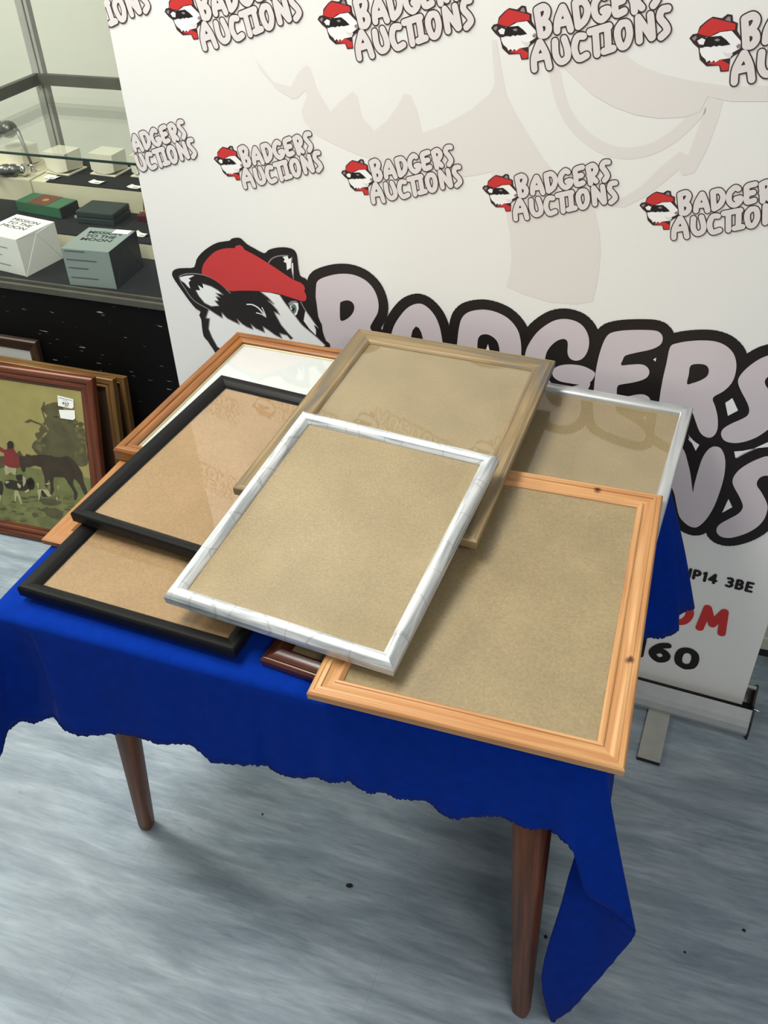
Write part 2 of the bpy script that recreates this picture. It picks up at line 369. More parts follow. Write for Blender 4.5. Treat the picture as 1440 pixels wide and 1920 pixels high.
# ------------------------------------------------------------------ tablecloth
ZT = .7445
def front_hem(px, py, o): return on_plane(px, py, FL + n_t*o, n_t)
cols = []          # (top point on the table edge, outward direction, list of points down to the hem)
def col(top, out, *pts): cols.append((top, out, [Vector(p) for p in pts]))
fh = [(120,1367,.018),(150,1380,.024),(210,1375,.010),(260,1382,.014),(300,1395,.022),(360,1398,.012),(400,1430,.018),(475,1435,.024),(500,1435,.012),(535,1456,.020),(595,1458,.012),(621,1467,.02),(655,1465,.012),(688,1486,.02),(721,1486,.014),(752,1499,.018),(800,1501,.010),(829,1526,.016),(855,1535,.024),(906,1530,.014),(937,1530,.012),(983,1552,.02),(1034,1557,.016)]
# left corner: a flap flares out, with a recessed fold beside it
col(FL, (-u_t + n_t).normalized(), FL + (-u_t*.07 + n_t*.035) + Vector((0,0,.58)), FL + (-u_t*.15 + n_t*.05) + Vector((0,0,.40)))
col(FL + u_t*.006, (-u_t*.5 + n_t).normalized(), at_y(-12,1290,.872), at_y(-6,1430,.868))
col(FL + u_t*.018, n_t, at_y(10,1270,.885), at_y(14,1372,.885))
col(FL + u_t*.030, n_t, at_y(42,1280,.895), at_y(40,1352,.902))
col(FL + u_t*.045, n_t, at_y(72,1275,.892), at_y(66,1356,.905))
col(FL + u_t*.062, n_t, at_y(98,1280,.876), at_y(100,1344,.882))
for px, py, o in fh:
    P = front_hem(px, py, .008+o*.45); s = (P - FL).dot(u_t)
    col(FL + u_t*max(s, .07), n_t, P)
# right corner: front hem swings out to the cloth's corner, then the side drape hangs behind
kk = (u_t*.35 + n_t).normalized()
col(FR - u_t*.022, n_t, at_y(1075,1598,.583))
col(FR - u_t*.012, kk, at_y(1099,1678,.572))
col(FR - u_t*.006, kk, at_y(1145,1706,.572))
col(FR, (u_t + n_t*.6).normalized(), at_y(1166,1625,.586), at_y(1191,1747,.577))
col(FR + v_t*.008, u_t, at_y(1150,1600,.600), at_y(1172,1778,.590))
col(FR + v_t*.018, u_t, at_y(1120,1650,.620), at_y(1117,1842,.612))
col(FR + v_t*.026, u_t, at_y(1085,1660,.632), at_y(1040,1800,.630), at_y(1066,1897,.626))
col(FR + v_t*.034, u_t, at_y(1074,1620,.640), at_y(1055,1690,.640), at_y(1016,1830,.640), at_y(1034,1916,.640))
col(FR + v_t*.05, u_t, at_y(1082,1620,.652), at_y(1064,1690,.652), at_y(1028,1830,.655), at_y(1044,1908,.655))
col(FR + v_t*.09, u_t, Vector((.270,.70,.40)), Vector((.285,.715,.14)))
for t, o, z in ((.16,.012,.20),(.22,.022,.26),(.28,.010,.28),(.34,.016,.30),(.40,.010,.32),(.46,.014,.33)):
    col(FR + v_t*t, u_t, FR + v_t*t + u_t*o + Vector((0, 0, z)))
# back right corner: two folds of the side drape flare towards the banner
col(FR + v_t*.52, u_t, at_y(1205,1040,1.12), at_y(1206,1202,1.10))
col(FR + v_t*.548, u_t, at_y(1235,1040,1.13), at_y(1240,1197,1.115))
col(FR + v_t*.566, u_t, at_y(1266,1040,1.14), at_y(1271,1184,1.13))
col(FR + v_t*.578, u_t, at_y(1262,1040,1.165), at_y(1273,1152,1.165))
BR = FR + v_t*TD
col(BR, (u_t + v_t).normalized(), at_y(1280,1020,1.19), at_y(1301,1139,1.20))
for t, o, z in ((.04,.02,.42),(.14,.02,.50),(.26,.028,.50),(.38,.018,.50),(.5,.028,.5),(.62,.018,.5),(.72,.025,.5)):
    col(BR - u_t*t, v_t, BR - u_t*t + v_t*o + Vector((0, 0, z)))
BL = FL + v_t*TD
col(BL, (v_t - u_t).normalized(), BL + v_t*.06 - u_t*.06 + Vector((0, 0, .42)))
for t, o, z in ((.06,.02,.50),(.16,.012,.52),(.28,.02,.5),(.38,.012,.54),(.48,.02,.57),(.55,.03,.58)):
    col(BL - v_t*t, -u_t, BL - v_t*t - u_t*o + Vector((0, 0, z)))
NR = 14
def resample(pl, n):
    d = [0.0]
    for a, b in zip(pl, pl[1:]): d.append(d[-1] + (b - a).length)
    out = []
    for k in range(n):
        t = d[-1]*k/(n-1); i = 0
        while i < len(pl)-2 and d[i+1] < t: i += 1
        f = (t - d[i])/max(1e-9, d[i+1]-d[i]); out.append(pl[i].lerp(pl[i+1], f))
    return out
poly = []
for top, out, pts in cols:
    e = top + out*.004; e.z = ZT - .010
    line = [e] + pts
    sm = [Vector(p) for p in smooth_open([tuple(p) for p in line], 6)] if len(line) > 2 else line
    poly.append(([Vector((*(top - out*.010).xy, ZT)), Vector((*(top - out*.002).xy, ZT-.0012)), Vector((*(top + out*.003).xy, ZT-.005))], resample(sm, NR)))
# refine between columns with a smooth spline so that the hem waves
full = [a + b for a, b in poly]; NC = len(full); SUB = 12; dense = []
for i in range(NC):
    p0, p1, p2, p3 = full[i-1], full[i], full[(i+1) % NC], full[(i+2) % NC]
    for k in range(SUB):
        t = k/SUB; row = []
        for j in range(len(p1)):
            lin = p1[j].lerp(p2[j], t)
            cat = .5*((2*p1[j]) + (-p0[j]+p2[j])*t + (2*p0[j]-5*p1[j]+4*p2[j]-p3[j])*t*t + (-p0[j]+3*p1[j]-3*p2[j]+p3[j])*t**3)
            w = .5 if j > 2 else 0
            row.append(lin.lerp(cat, w))
        dense.append(row)
bm = bmesh.new(); vcols = []
ND = len(dense)
for i, row in enumerate(dense):
    r = []
    for j, p in enumerate(row):
        q = p.copy()
        if j == len(row)-1: q += (p - row[j-1]).normalized() * (random.uniform(-.0032, .0026) if i % 2 else random.uniform(-.001, .001))      # frayed hem
        r.append(bm.verts.new(q))
    vcols.append(r)
for i in range(ND):
    a, b = vcols[i], vcols[(i+1) % ND]
    for j in range(len(a)-1):
        bm.faces.new((a[j], a[j+1], b[j+1], b[j]))
bmesh.ops.triangle_fill(bm, edges=[bm.edges.get((vcols[i][0], vcols[(i+1) % ND][0])) for i in range(ND)], use_beauty=True)
bmesh.ops.recalc_face_normals(bm, faces=bm.faces)
for f in bm.faces: f.smooth = True
cloth = mesh_obj('tablecloth', bm, M['cloth'])
tag(cloth, 'royal blue felt cloth with frayed hem draped over the small table', 'tablecloth')
so = cloth.modifiers.new('thickness', 'SOLIDIFY'); so.thickness = .0022; so.offset = 0

# ------------------------------------------------------------------ picture frames lying on the cloth
def frame_rails(bm, w, h, prof, runs=None):
    """mitred moulding: prof = [(inset from the outer edge, height below 0)], each run shaded smooth on its own"""
    uvl = bm.loops.layers.uv.verify()
    runs = runs or [prof]
    for s in range(4):
        L_ = w if s % 2 == 0 else h
        base = s*3.17
        vacc = 0.0
        for run in runs:
            rows = []
            for d, z in run:
                x, y = w/2 - d, h/2 - d
                c = [(-x, -y), (x, -y), (x, y), (-x, y)]
                a, b = c[s], c[(s+1) % 4]
                rows.append((bm.verts.new((a[0], a[1], z)), bm.verts.new((b[0], b[1], z)), d))
            for (a0, a1, da), (b0, b1, db) in zip(rows, rows[1:]):
                ln = ((a0.co - b0.co).length)
                f = bm.faces.new((a0, a1, b1, b0)); f.smooth = True
                for lp, (uu, vv) in zip(f.loops, ((da, vacc), (L_-da, vacc), (L_-db, vacc+ln), (db, vacc+ln))): lp[uvl].uv = (base+uu, base*.37+vv)
                vacc += ln
    return bm
def sharp(prof): return [[a, b] for a, b in zip(prof, prof[1:])]
def arc(d0, z0, d1, z1, bulge, n=6):
    out = []
    for k in range(n+1):
        t = k/n; out.append((d0+(d1-d0)*t, z0+(z1-z0)*t + bulge*math.sin(PI*t)))
    return out
FIT = {
'F1': (-0.05778,0.95261,0.833,-0.43689,0.11664,0.02338,0.31425,0.38876),
'F2': (0.04471,1.21956,0.817,-0.37705,0.01263,0.02106,0.36226,0.49634),
'F3': (0.15413,0.87409,0.781,-0.33655,0.00356,0.01493,0.36153,0.49265),
'F4': (0.25457,1.14342,0.766,-0.41451,0.00087,0.00216,0.37,0.5),
'F5': (-0.20086,1.1408,0.7986,-0.46283,0.03186,0.01035,0.35928,0.39973),
'F6': (-0.25293,1.05767,0.774,-0.40859,0.01084,-0.00113,0.33298,0.45889),
'F7': (-0.16594,1.33618,0.7815,-0.40301,0.00998,0.00088,0.39927,0.41226),
'F8': (-0.24773,1.18009,0.7558,-0.37087,0,0,0.36051,0.46065),
'F9': (.01803,.85609,.765,-.46439,0,0,.25,.3)}
def pose(k, h2=None):
    cx, cy, cz, yaw, ta, tb, w, h = FIT[k]
    R3 = Matrix.Rotation(yaw, 4, 'Z') @ Matrix.Rotation(ta, 4, 'X') @ Matrix.Rotation(tb, 4, 'Y')
    m = Matrix.Translation((cx, cy, cz)) @ R3
    if h2 is not None:                          # keep the front edge where it is
        m = m @ Matrix.Translation((0, -(h-h2)/2, 0)); h = h2
    return m, w, h
def picture_frame(key, label, runs, mat, depth, board, inset, h2=None, glass=True, board_z=-.007, slip=None, name='picture_frame', group='empty picture frames piled on the blue cloth'):
    m, w, h = pose(key, h2)
    root = thing(name, label, 'picture frame', matrix=m, group=group)
    bm = bmesh.new(); frame_rails(bm, w, h, None, runs)
    # outer wall, back
    frame_rails(bm, w, h, None, [[(runs[0][0][0], runs[0][0][1]), (0, runs[0][0][1]-.0005)] if runs[0][0][0] > 0 else [(0, runs[0][0][1]), (0, runs[0][0][1]-.0001)],
                                 [(0.0, runs[0][0][1]), (0.0005, -depth)], [(0.0005, -depth), (inset, -depth)], [(inset, -depth), (inset, runs[-1][-1][1])]])
    bmesh.ops.recalc_face_normals(bm, faces=bm.faces)
    mesh_obj('moulding', bm, mat, root)
    ii = inset - .004; t0 = board_z
    if slip:
        bm = bmesh.new(); frame_rails(bm, w-2*ii, h-2*ii, None, sharp([(0, t0+.004), (slip, t0+.001), (slip, t0-.001)]))
        o = mesh_obj('slip', bm, M['giltslip'], root); o['label'] = 'pale gilt inner slip'
    box_obj('backing_board', (-w/2+ii, w/2-ii, -h/2+ii, h/2-ii, max(-depth+.001, t0-.003), t0-.0005), board, root)
    if glass:
        box_obj('glass', (-w/2+ii, w/2-ii, -h/2+ii, h/2-ii, t0+.0002, t0+.0016), M['dustyglass' if key in ('F1', 'F3') else 'glass'], root)
    return root
# pale bare-wood frame lowest at the left
picture_frame('F8', 'pale orange wood frame lowest in the pile, only its left edge and corner showing', [[(0, -.001), (.002, 0)], [(.002, 0), (.030, 0)], [(.030, 0), (.034, -.004)]], M['barewood'], .0088, M['board_tan'], .034, board_z=-.006)
# orange stained frame at the back left
picture_frame('F7', 'orange stained pine frame with white backing at the back left of the pile',
    [[(0, -.004), (.002, -.001), (.005, 0)], arc(.005, 0, .013, -.002, .0006, 3), [(.013, -.002), (.0135, -.004), (.0155, -.004), (.016, -.0025)], arc(.016, -.0025, .026, -.006, .001, 4), [(.026, -.006), (.0265, -.010)]],
    M['orange'], .0215, M['white_art'], .0265, board_z=-.012, slip=.006)
BLK = [[(0, -.003), (.001, -.001), (.003, 0)], arc(.003, 0, .020, -.006, .0022, 8), [(.020, -.006), (.0225, -.009)]]
picture_frame('F6', 'lower black frame at the front left of the pile, tan board half covered', BLK, M['black'], .016, M['board_tan'], .0225, h2=.25, board_z=-.0105)
picture_frame('F5', 'upper black frame lying across the lower black one and the orange pine one', BLK, M['black'], .0165, M['board_tan'], .0225, board_z=-.0105)
picture_frame('F9', 'dark mahogany frame with ridged edge poking out under the silver and pine frames',
    [[(0, -.009), (.0015, -.0065), (.004, -.0055)], [(.004, -.0055), (.0045, -.0075), (.006, -.0075), (.0065, -.005)], arc(.0065, -.005, .020, 0, -.0012, 5), [(.020, 0), (.0215, -.002)], [(.0215, -.002), (.024, -.006), (.027, -.0065)], [(.027, -.0065), (.028, -.009)]],
    M['mahogany'], .0165, M['board_grey'], .028, h2=.215, board_z=-.0105)
picture_frame('F4', 'smooth silver frame at the back right, leaning out beyond the pine frame',
    [[(0, -.002), (.001, -.0005), (.002, 0)], arc(.002, 0, .014, -.001, .001, 4), arc(.014, -.001, .0185, -.005, .0006, 4), [(.0185, -.005), (.019, -.008)]],
    M['silver_smooth'], .017, M['board_grey'], .019, board_z=-.009)
picture_frame('F3', 'honey pine frame with knots at the front right corner of the table',
    [[(0, -.0035), (.0015, -.001), (.003, -.0005)], [(.003, -.0005), (.006, -.0005)], arc(.006, -.0005, .009, -.0005, -.0012, 3), [(.009, -.0005), (.0125, 0)], [(.0125, 0), (.013, -.0022)], arc(.013, -.0022, .025, -.0035, -.0012, 5), [(.025, -.0035), (.0255, -.002)], arc(.0255, -.002, .030, -.003, .0012, 4), [(.030, -.003), (.033, -.006)]],
    M['pine'], .0125, M['board_grey'], .033, board_z=-.0075)
picture_frame('F2', 'worn gold-grey wooden frame at the back centre under the silver one',
    [[(0, -.002), (.001, -.0005), (.002, 0)], [(.002, 0), (.004, -.0012), (.005, .0002), (.007, -.0012), (.008, .0002), (.010, -.001)], [(.010, -.001), (.026, -.003)], arc(.026, -.003, .0315, -.005, .0016, 4), [(.0315, -.005), (.0335, -.008)]],
    M['goldwood'], .0135, M['board_grey'], .0335, board_z=-.009)
picture_frame('F1', 'cracked silver leaf frame lying on top of the whole pile, nearest the middle',
    [arc(0, -.008, .006, -.001, .0015, 4), arc(.006, -.001, .017, -.002, .0022, 6), [(.017, -.002), (.020, -.006)], [(.020, -.006), (.0212, -.0085)]],
    M['silver'], .0195, M['board_grey'], .0212, board_z=-.0095)

# ------------------------------------------------------------------ roll-up banner
B0 = Vector((.723, 1.207, 0)) - n_b*.05          # foot of the sheet's right edge
BM = Matrix.Translation(B0) @ Matrix.Rotation(rad(-24), 4, 'Z')      # local x along the banner, -y towards the viewer
BW = 1.298
banner = thing('roll_up_banner', 'tall white roll-up banner printed with red-capped badger logos behind the table', 'banner', matrix=BM)
def buv(px, py):
    P = on_plane(px, py, B0, n_b); return ((P - B0).dot(u_b), P.z)
SB = bmesh.new()                                 # the printed sheet: white film and thin layers of ink, one mesh
ZTOP = 2.14
INK = {'film': 0, 'black': 1, 'lilac': 2, 'red': 3, 'white': 4, 'grey': 5, 'pale': 6, 'logo': 7, 'plum': 8, 'green': 9, 'crimson': 10}
def clip(poly):
    for ax, lim, sg in ((0, -BW, 1), (0, 0, -1)):
        out = []
        for a, b in zip(poly, poly[1:] + poly[:1]):
            ia, ib = sg*(a[ax]-lim) >= 0, sg*(b[ax]-lim) >= 0
            if ia: out.append(a)
            if ia != ib:
                t = (lim-a[ax])/(b[ax]-a[ax]); out.append((a[0]+(b[0]-a[0])*t, a[1]+(b[1]-a[1])*t))
        poly = out
        if len(poly) < 3: return []
    return poly
from mathutils.geometry import tessellate_polygon, delaunay_2d_cdt
def union(polys):
    """one flat set of triangles covering all the polygons, with no overlap"""
    V, F = [], []
    for p in polys:
        if sum(p[i-1][0]*p[i][1]-p[i][0]*p[i-1][1] for i in range(len(p))) < 0: p = p[::-1]
        F.append(list(range(len(V), len(V)+len(p)))); V += [Vector(q) for q in p]
    r = delaunay_2d_cdt(V, [], F, 1, 1e-7)
    return [[tuple(r[0][i]) for i in f] for f, src in zip(r[2], r[5]) if src]
def lay(tris, ink, layer):
    y = -.0002 - .00016*layer
    for t in tris:
        q = clip(list(t))
        if len(q) < 3: continue
        if sum(q[i-1][0]*q[i][1]-q[i][0]*q[i-1][1] for i in range(len(q))) < 0: q = q[::-1]
        f = SB.faces.new([SB.verts.new((p[0], y, p[1])) for p in q]); f.material_index = INK[ink]
def ink_poly(pts, ink, layer): lay(union([list(pts)]), ink, layer)
def stroke_polys(pts, r, closed=False, taper=None, m_=14):
    out = []; pts = list(pts)
    if closed: pts = pts + [pts[0]]
    n = len(pts)
    rr = lambda i: r if taper is None else r*(taper[0] + (taper[1]-taper[0])*i/(n-1))
    for i, (a, b) in enumerate(zip(pts, pts[1:])):
        dx, dy = b[0]-a[0], b[1]-a[1]; l = math.hypot(dx, dy)
        if l < 1e-6: continue
        nx, ny = -dy/l, dx/l; ra, rb = rr(i), rr(i+1)
        out.append([(a[0]+nx*ra, a[1]+ny*ra), (a[0]-nx*ra, a[1]-ny*ra), (b[0]-nx*rb, b[1]-ny*rb), (b[0]+nx*rb, b[1]+ny*rb)])
    for i, p in enumerate(pts):
        out.append([(p[0]+rr(i)*math.cos(2*PI*k/m_+.1), p[1]+rr(i)*math.sin(2*PI*k/m_+.1)) for k in range(m_)])
    return out
def ink_stroke(pts, r, ink, layer, closed=False, taper=None): lay(union(stroke_polys(pts, r, closed, taper)), ink, layer)
# film, wrapped slightly round the cassette at the foot
rows = [(-.0, .018), (0, .05), (0, .2), (0, .6), (0, 1.0), (0, 1.5), (0, ZTOP)]
vr = [[SB.verts.new((-BW*k/6, y, z)) for k in range(7)] for y, z in rows]
for a, b in zip(vr, vr[1:]):
    for k in range(6): SB.faces.new((a[k+1], a[k], b[k], b[k+1]))
# pale badger behind the print
A5 = lambda l: [buv(420+x/2.4828, 40+y/2.4828) for x, y in l]
A6 = lambda l: [buv(900+x/2.6667, 100+y/2.6667) for x, y in l]
w1 = A5([(100,70),(150,180),(230,280),(310,305),(345,240),(380,205),(400,215),(430,310),(495,420),(540,375),(600,325),(620,350),(640,440),(700,510),(760,460),(810,390),(840,335),(870,345),(900,420),(920,520),(1030,480),(1150,410),(1240,335),(1260,290),(1245,90),(1268,85)]) \
   + A6([(112,110),(130,200),(180,300),(250,420),(320,530),(370,590),(420,640),(520,720),(575,790),(598,900),(603,1000),(590,1120),(565,1240),(480,1255),(350,1245),(220,1205),(130,1165),(150,1100),(158,1020),(150,900),(130,800),(80,650)]) \
   + A5([(1240,700),(1180,715),(1110,725),(900,700),(700,645),(620,620),(520,575),(430,530),(375,470),(360,420),(385,350),(378,320),(345,355),(320,362),(250,320),(170,230)])
ink_poly(w1, 'pale', 0)
ink_stroke(smooth_open(A6([(365,60),(400,220),(450,330),(520,410),(620,475),(730,500),(850,480),(960,420),(1040,350),(1100,285)])), .0085, 'pale', 0)
ink_poly(A6([(420,70),(480,130),(560,205),(660,265),(780,308),(900,325),(1030,318),(1100,290),(1140,215),(1250,240),(1440,240),(1440,160),(1250,165),(1050,135),(900,100),(800,60),(720,0),(600,-60),(430,-50)]), 'pale', 1)
ink_poly(A6([(1145,215),(1215,235),(1190,330),(1130,490),(1070,600),(1010,612),(995,580),(900,660),(820,720),(720,770),(650,765),(680,740),(800,670),(900,570),(1000,490),(1040,510),(1100,350)]), 'pale', 0)
# the small repeated logo, traced once
LA = buv(640.7, 328.2)
def lg(l): 
    out = []
    for x, y in l:
        a = buv(630+x/5.76, 280+y/5.76); out.append((a[0]-LA[0], a[1]-LA[1]))
    return out
LETTERS = [
 [[(385,165),(408,250),(432,340)],[(385,165),(430,145),(462,172),(455,222),(420,255)],[(420,255),(470,262),(488,308),(468,345),(432,345)]],
 [[(570,158),(545,245),(550,322)],[(575,158),(618,240),(648,318)],[(560,270),(612,262)]],
 [[(660,135),(680,220),(700,300)],[(660,135),(715,123),(754,180),(745,255),(702,300)]],
 [[(868,102),(838,90),(802,145),(815,225),(860,262),(898,232),(903,192),(868,200)]],
 [[(1000,52),(938,80),(948,150),(965,228),(1022,212)],[(950,150),(1000,135)]],
 [[(1055,55),(1078,140),(1095,218)],[(1055,55),(1100,32),(1132,72),(1115,120),(1072,138)],[(1085,135),(1145,195)]],
 [[(1243,-2),(1205,2),(1188,45),(1225,95),(1248,140),(1225,185)]],
 [[(430,398),(402,500),(412,590)],[(435,398),(486,480),(520,578)],[(412,510),(470,498)]],
 [[(543,398),(560,495),(602,546),(645,520),(640,460),(608,382)]],
 [[(748,372),(702,378),(690,455),(728,530),(785,510)]],
 [[(790,345),(860,328),(925,312)],[(830,345),(846,430),(860,508)]],
 [[(912,322),(926,400),(938,478)],[(908,490),(972,472)]],
 [[(1010,300),(1055,302),(1080,380),(1066,450),(1030,462),(998,400),(990,340),(1010,300)]],
 [[(1128,265),(1142,350),(1156,430)],[(1130,268),(1190,345),(1240,412)],[(1212,250),(1230,330),(1246,408)]],
 [[(1332,212),(1290,222),(1283,275),(1328,328),(1345,370),(1308,412)]]]
LET = [[lg(smooth_open(s, 4)) for s in L_] for L_ in LETTERS]
badge = {
 'out': lg([(60,275),(75,250),(105,245),(110,200),(150,158),(180,138),(240,152),(270,126),(302,133),(314,175),(348,190),(355,240),(400,305),(428,345),(415,382),(368,412),(352,430),(360,514),(308,516),(290,472),(210,472),(158,425),(132,345),(95,315)]),
 'white': lg([(142,345),(165,345),(165,275),(190,275),(250,245),(320,240),(360,280),(400,320),(412,345),(395,365),(355,390),(352,425),(285,432),(262,450),(250,434),(235,450),(222,432),(205,445),(195,425),(165,400),(147,370)]),
 'red': lg([(108,245),(120,205),(155,165),(180,148),(240,165),(335,195),(340,235),(290,235),(230,245),(190,270),(150,262)]),
 'ear': lg([(115,295),(140,278),(165,290),(160,325),(132,320)]), 'ear2': lg([(76,276),(98,260),(108,272),(97,296)]),
 'mask': lg([(165,277),(200,272),(260,270),(300,300),(332,332),(280,340),(262,334),(245,342),(230,334),(210,344),(190,338),(165,340)]),
 'eye': lg([(222,295),(238,286),(258,294),(252,306),(234,304)]), 'nose': lg([(370,345),(385,330),(404,338),(402,356),(382,362)]),
 'mouth': lg([(290,372),(315,390),(355,390),(362,402),(345,426),(310,402)]),
 'ear3': lg([(262,165),(276,142),(292,146),(300,178)]),
 'scarf': lg([(215,458),(240,440),(262,452),(290,430),(352,466),(354,506),(315,508),(296,470)])}
LET_OUT = union([p for L_ in LET for s in L_ for p in stroke_polys(s, .0056, m_=12)])
LET_IN = union([p for L_ in LET for s in L_ for p in stroke_polys(s, .0041, m_=12)])
def place_logo(u, z, k):
    f = lambda l: [(u+x*k, z+y*k) for x, y in l]
    ink_poly(f(badge['out']), 'plum', 2)
    for key, ink in (('scarf','crimson'),('white','white'),('ear','white'),('ear2','grey'),('ear3','grey')): ink_poly(f(badge[key]), ink, 3)
    ink_poly(f(badge['mask']), 'black', 4); ink_poly(f(badge['red']), 'crimson', 4); ink_poly(f(badge['mouth']), 'logo', 4)
    ink_poly(f(badge['nose']), 'grey', 5); ink_poly(f(badge['eye']), 'grey', 5)
    for t in LET_OUT: lay([f(t)], 'plum', 6)
    for t in LET_IN: lay([f(t)], 'logo', 7)
for i in range(-1, 4): place_logo(-1.123+.2545*i, 1.0745, 1.0)
for i in range(-1, 4): place_logo(-1.178+.2845*i, 1.3105, 1.17)
# the big wordmark and badger head
C1 = lambda l: [buv(560+x/3.2727, 480+y/3.2727) for x, y in l]
C2 = lambda l: [buv(960+x/3.0, 560+y/3.0) for x, y in l]
C3 = lambda l: [buv(1180+x/5.5385, 720+y/5.5385) for x, y in l]
PX = lambda l: [buv(x, y) for x, y in l]
CB = lambda l: [buv(320+x/4.8, 430+y/4.8) for x, y in l]
bigs = [
 C1(smooth_closed([(120,150),(170,125),(250,108),(330,112),(400,140),(450,185),(480,240),(492,300),(485,350),(460,395),(440,440),(470,480),(512,550),(525,640),(480,730),(380,785),(270,785),(195,740),(165,640),(158,520),(132,420),(112,360),(106,280),(108,190)], 3)),
 C1(smooth_closed([(570,480),(590,420),(625,365),(665,320),(710,295),(755,292),(800,320),(840,370),(865,430),(880,500),(892,590),(900,690),(875,760),(825,765),(800,710),(780,660),(700,665),(670,725),(625,765),(575,745),(556,680),(558,570)], 3)),
 C1(smooth_closed([(1000,385),(1030,350),(1080,332),(1150,328),(1220,345),(1285,380),(1335,435),(1360,500),(1367,600),(1350,720),(1270,795),(1150,812),(1040,800),(980,750),(965,640),(975,520),(985,440)], 3)),
 C2(smooth_closed([(75,310),(95,255),(140,190),(195,145),(250,118),(310,113),(370,130),(410,165),(432,215),(433,265),(418,310),(390,340),(355,347),(325,332),(313,300),(315,255),(308,232),(285,225),(250,238),(215,270),(192,312),(185,380),(200,440),(240,490),(300,500),(390,480),(440,470),(420,520),(350,580),(240,605),(140,585),(80,510),(62,410)], 3)),
 C2(smooth_closed([(232,435),(232,400),(262,377),(320,368),(390,375),(440,395),(468,418),(455,452),(430,475),(390,483),(330,475),(268,462)], 3)),
 C2(smooth_closed([(462,500),(470,420),(485,340),(505,270),(530,215),(560,190),(620,178),(700,174),(790,176),(828,186),(847,210),(845,242),(825,265),(780,285),(700,302),(640,318),(625,340),(615,372),(660,370),(720,367),(755,378),(773,405),(765,435),(735,455),(680,470),(620,480),(595,490),(590,530),(600,558),(650,548),(710,537),(750,540),(778,565),(765,610),(700,640),(560,660),(480,640),(455,580)], 3)),
 PX(smooth_closed([(1256.7,650),(1270,643),(1293,639),(1320,637.7),(1343,640),(1361.7,648),(1375,661.7),(1380.7,680),(1379,700),(1371.7,718),(1356.7,733),(1337,745),(1341,761),(1345.5,780),(1345.8,801),(1340.7,814),(1331.7,820),(1320.8,817.5),(1311.8,808.5),(1304.6,790),(1298,772),(1290,766),(1284,785),(1276,808),(1258,822),(1240,815),(1233,790),(1237,746),(1243,710),(1250,680)], 3)),
 PX(smooth_closed([(1440,666),(1420,675),(1400,690),(1387,705),(1384,717),(1390,733),(1400,752),(1405,767),(1402,778),(1391,785),(1375,792),(1361,799.5),(1353.5,807),(1352.5,816),(1358,825),(1368,829),(1382,830),(1400,826.5),(1420,818.5),(1440,805),(1462,788),(1476,768),(1470,748),(1452,735),(1440,728),(1434,716),(1440,706),(1460,700),(1480,702),(1490,690),(1480,672),(1460,664)], 3)),
 C3(smooth_closed([(575,700),(600,780),(625,880),(640,960),(660,1118),(672,1060),(700,950),(750,790),(800,700),(850,655),(900,645),(950,665),(985,730),(998,820),(985,950),(945,1100),(880,1270),(800,1400),(720,1475),(660,1485),(590,1450),(520,1370),(490,1250),(465,1130),(420,1050),(395,1200),(350,1350),(270,1400),(215,1330),(235,1100),(330,800),(430,650),(520,630)], 3)),
 C3(smooth_closed([(1440,745),(1350,770),(1250,815),(1150,880),(1090,950),(1072,1010),(1090,1070),(1140,1160),(1175,1240),(1175,1290),(1130,1345),(1040,1395),(950,1445),(910,1490),(910,1540),(950,1580),(1020,1595),(1100,1585),(1220,1545),(1330,1480),(1400,1400),(1430,1320),(1435,1260),(1410,1190),(1365,1110),(1330,1060),(1325,1020),(1350,975),(1400,950),(1470,945),(1540,910),(1560,850),(1520,780)], 3)),
]
# the rest of AUCTIONS, low down behind the table
zb = .40
hid = [[[(-1.02,zb-.06),(-.96,zb+.10),(-.90,zb-.06)],[(-.99,zb),(-.93,zb)]], [[(-.82,zb+.10),(-.82,zb-.02),(-.77,zb-.06),(-.72,zb-.02),(-.72,zb+.10)]],
       [[(-.53,zb+.08),(-.59,zb+.10),(-.63,zb+.02),(-.59,zb-.06),(-.53,zb-.04)]], [[(-.50,zb+.10),(-.40,zb+.10)],[(-.45,zb+.10),(-.45,zb-.06)]], [[(-.355,zb+.10),(-.355,zb-.06)]]]
for r_, ink_, ly_ in ((.046, 'black', 3), (.027, 'lilac', 4)):
    lay(union([p for L_ in hid for s_ in L_ for p in stroke_polys(smooth_open(s_, 3), r_)]), ink_, ly_)
lay(union([p for P_ in bigs for p in [list(P_)] + stroke_polys(P_, .0195, True, m_=12)]), 'black', 5)
lay(union([list(P_) for P_ in bigs]), 'lilac', 6)
ink_poly(C1(smooth_closed([(262,280),(300,270),(330,282),(343,310),(335,345),(310,375),(280,393),(262,395),(255,375),(255,300)], 3)), 'black', 7)
ink_poly(C1([(690,500),(700,455),(720,430),(740,440),(755,470),(762,500),(764,580),(688,580)]), 'black', 7)
ink_poly(C1(smooth_closed([(1105,500),(1130,480),(1170,482),(1210,510),(1228,545),(1232,600),(1205,680),(1110,700),(1098,560)], 3)), 'black', 7)
ink_poly(C1([(1163,538),(1173,578),(1152,572)]), 'white', 8)
ink_poly(C2(smooth_closed([(1005,375),(1050,365),(1090,372),(1107,395),(1100,430),(1065,455),(1015,473),(985,477),(995,425)], 3)), 'black', 7)
ink_poly(C2([(1200,585),(1240,557),(1272,627),(1215,657)]), 'white', 7)
ink_poly(C2([(795,340),(812,330),(808,352)]), 'white', 7)
ink_poly(C3([(965,1333),(1030,1190),(1070,1275)]), 'white', 7)
ink_poly(C3([(1090,697),(1180,690),(1290,668),(1440,600),(1440,650),(1300,665),(1180,715),(1103,765)]), 'white', 7)
ink_poly(C3([(610,520),(650,575),(728,628),(690,690),(655,615)]), 'white', 7)
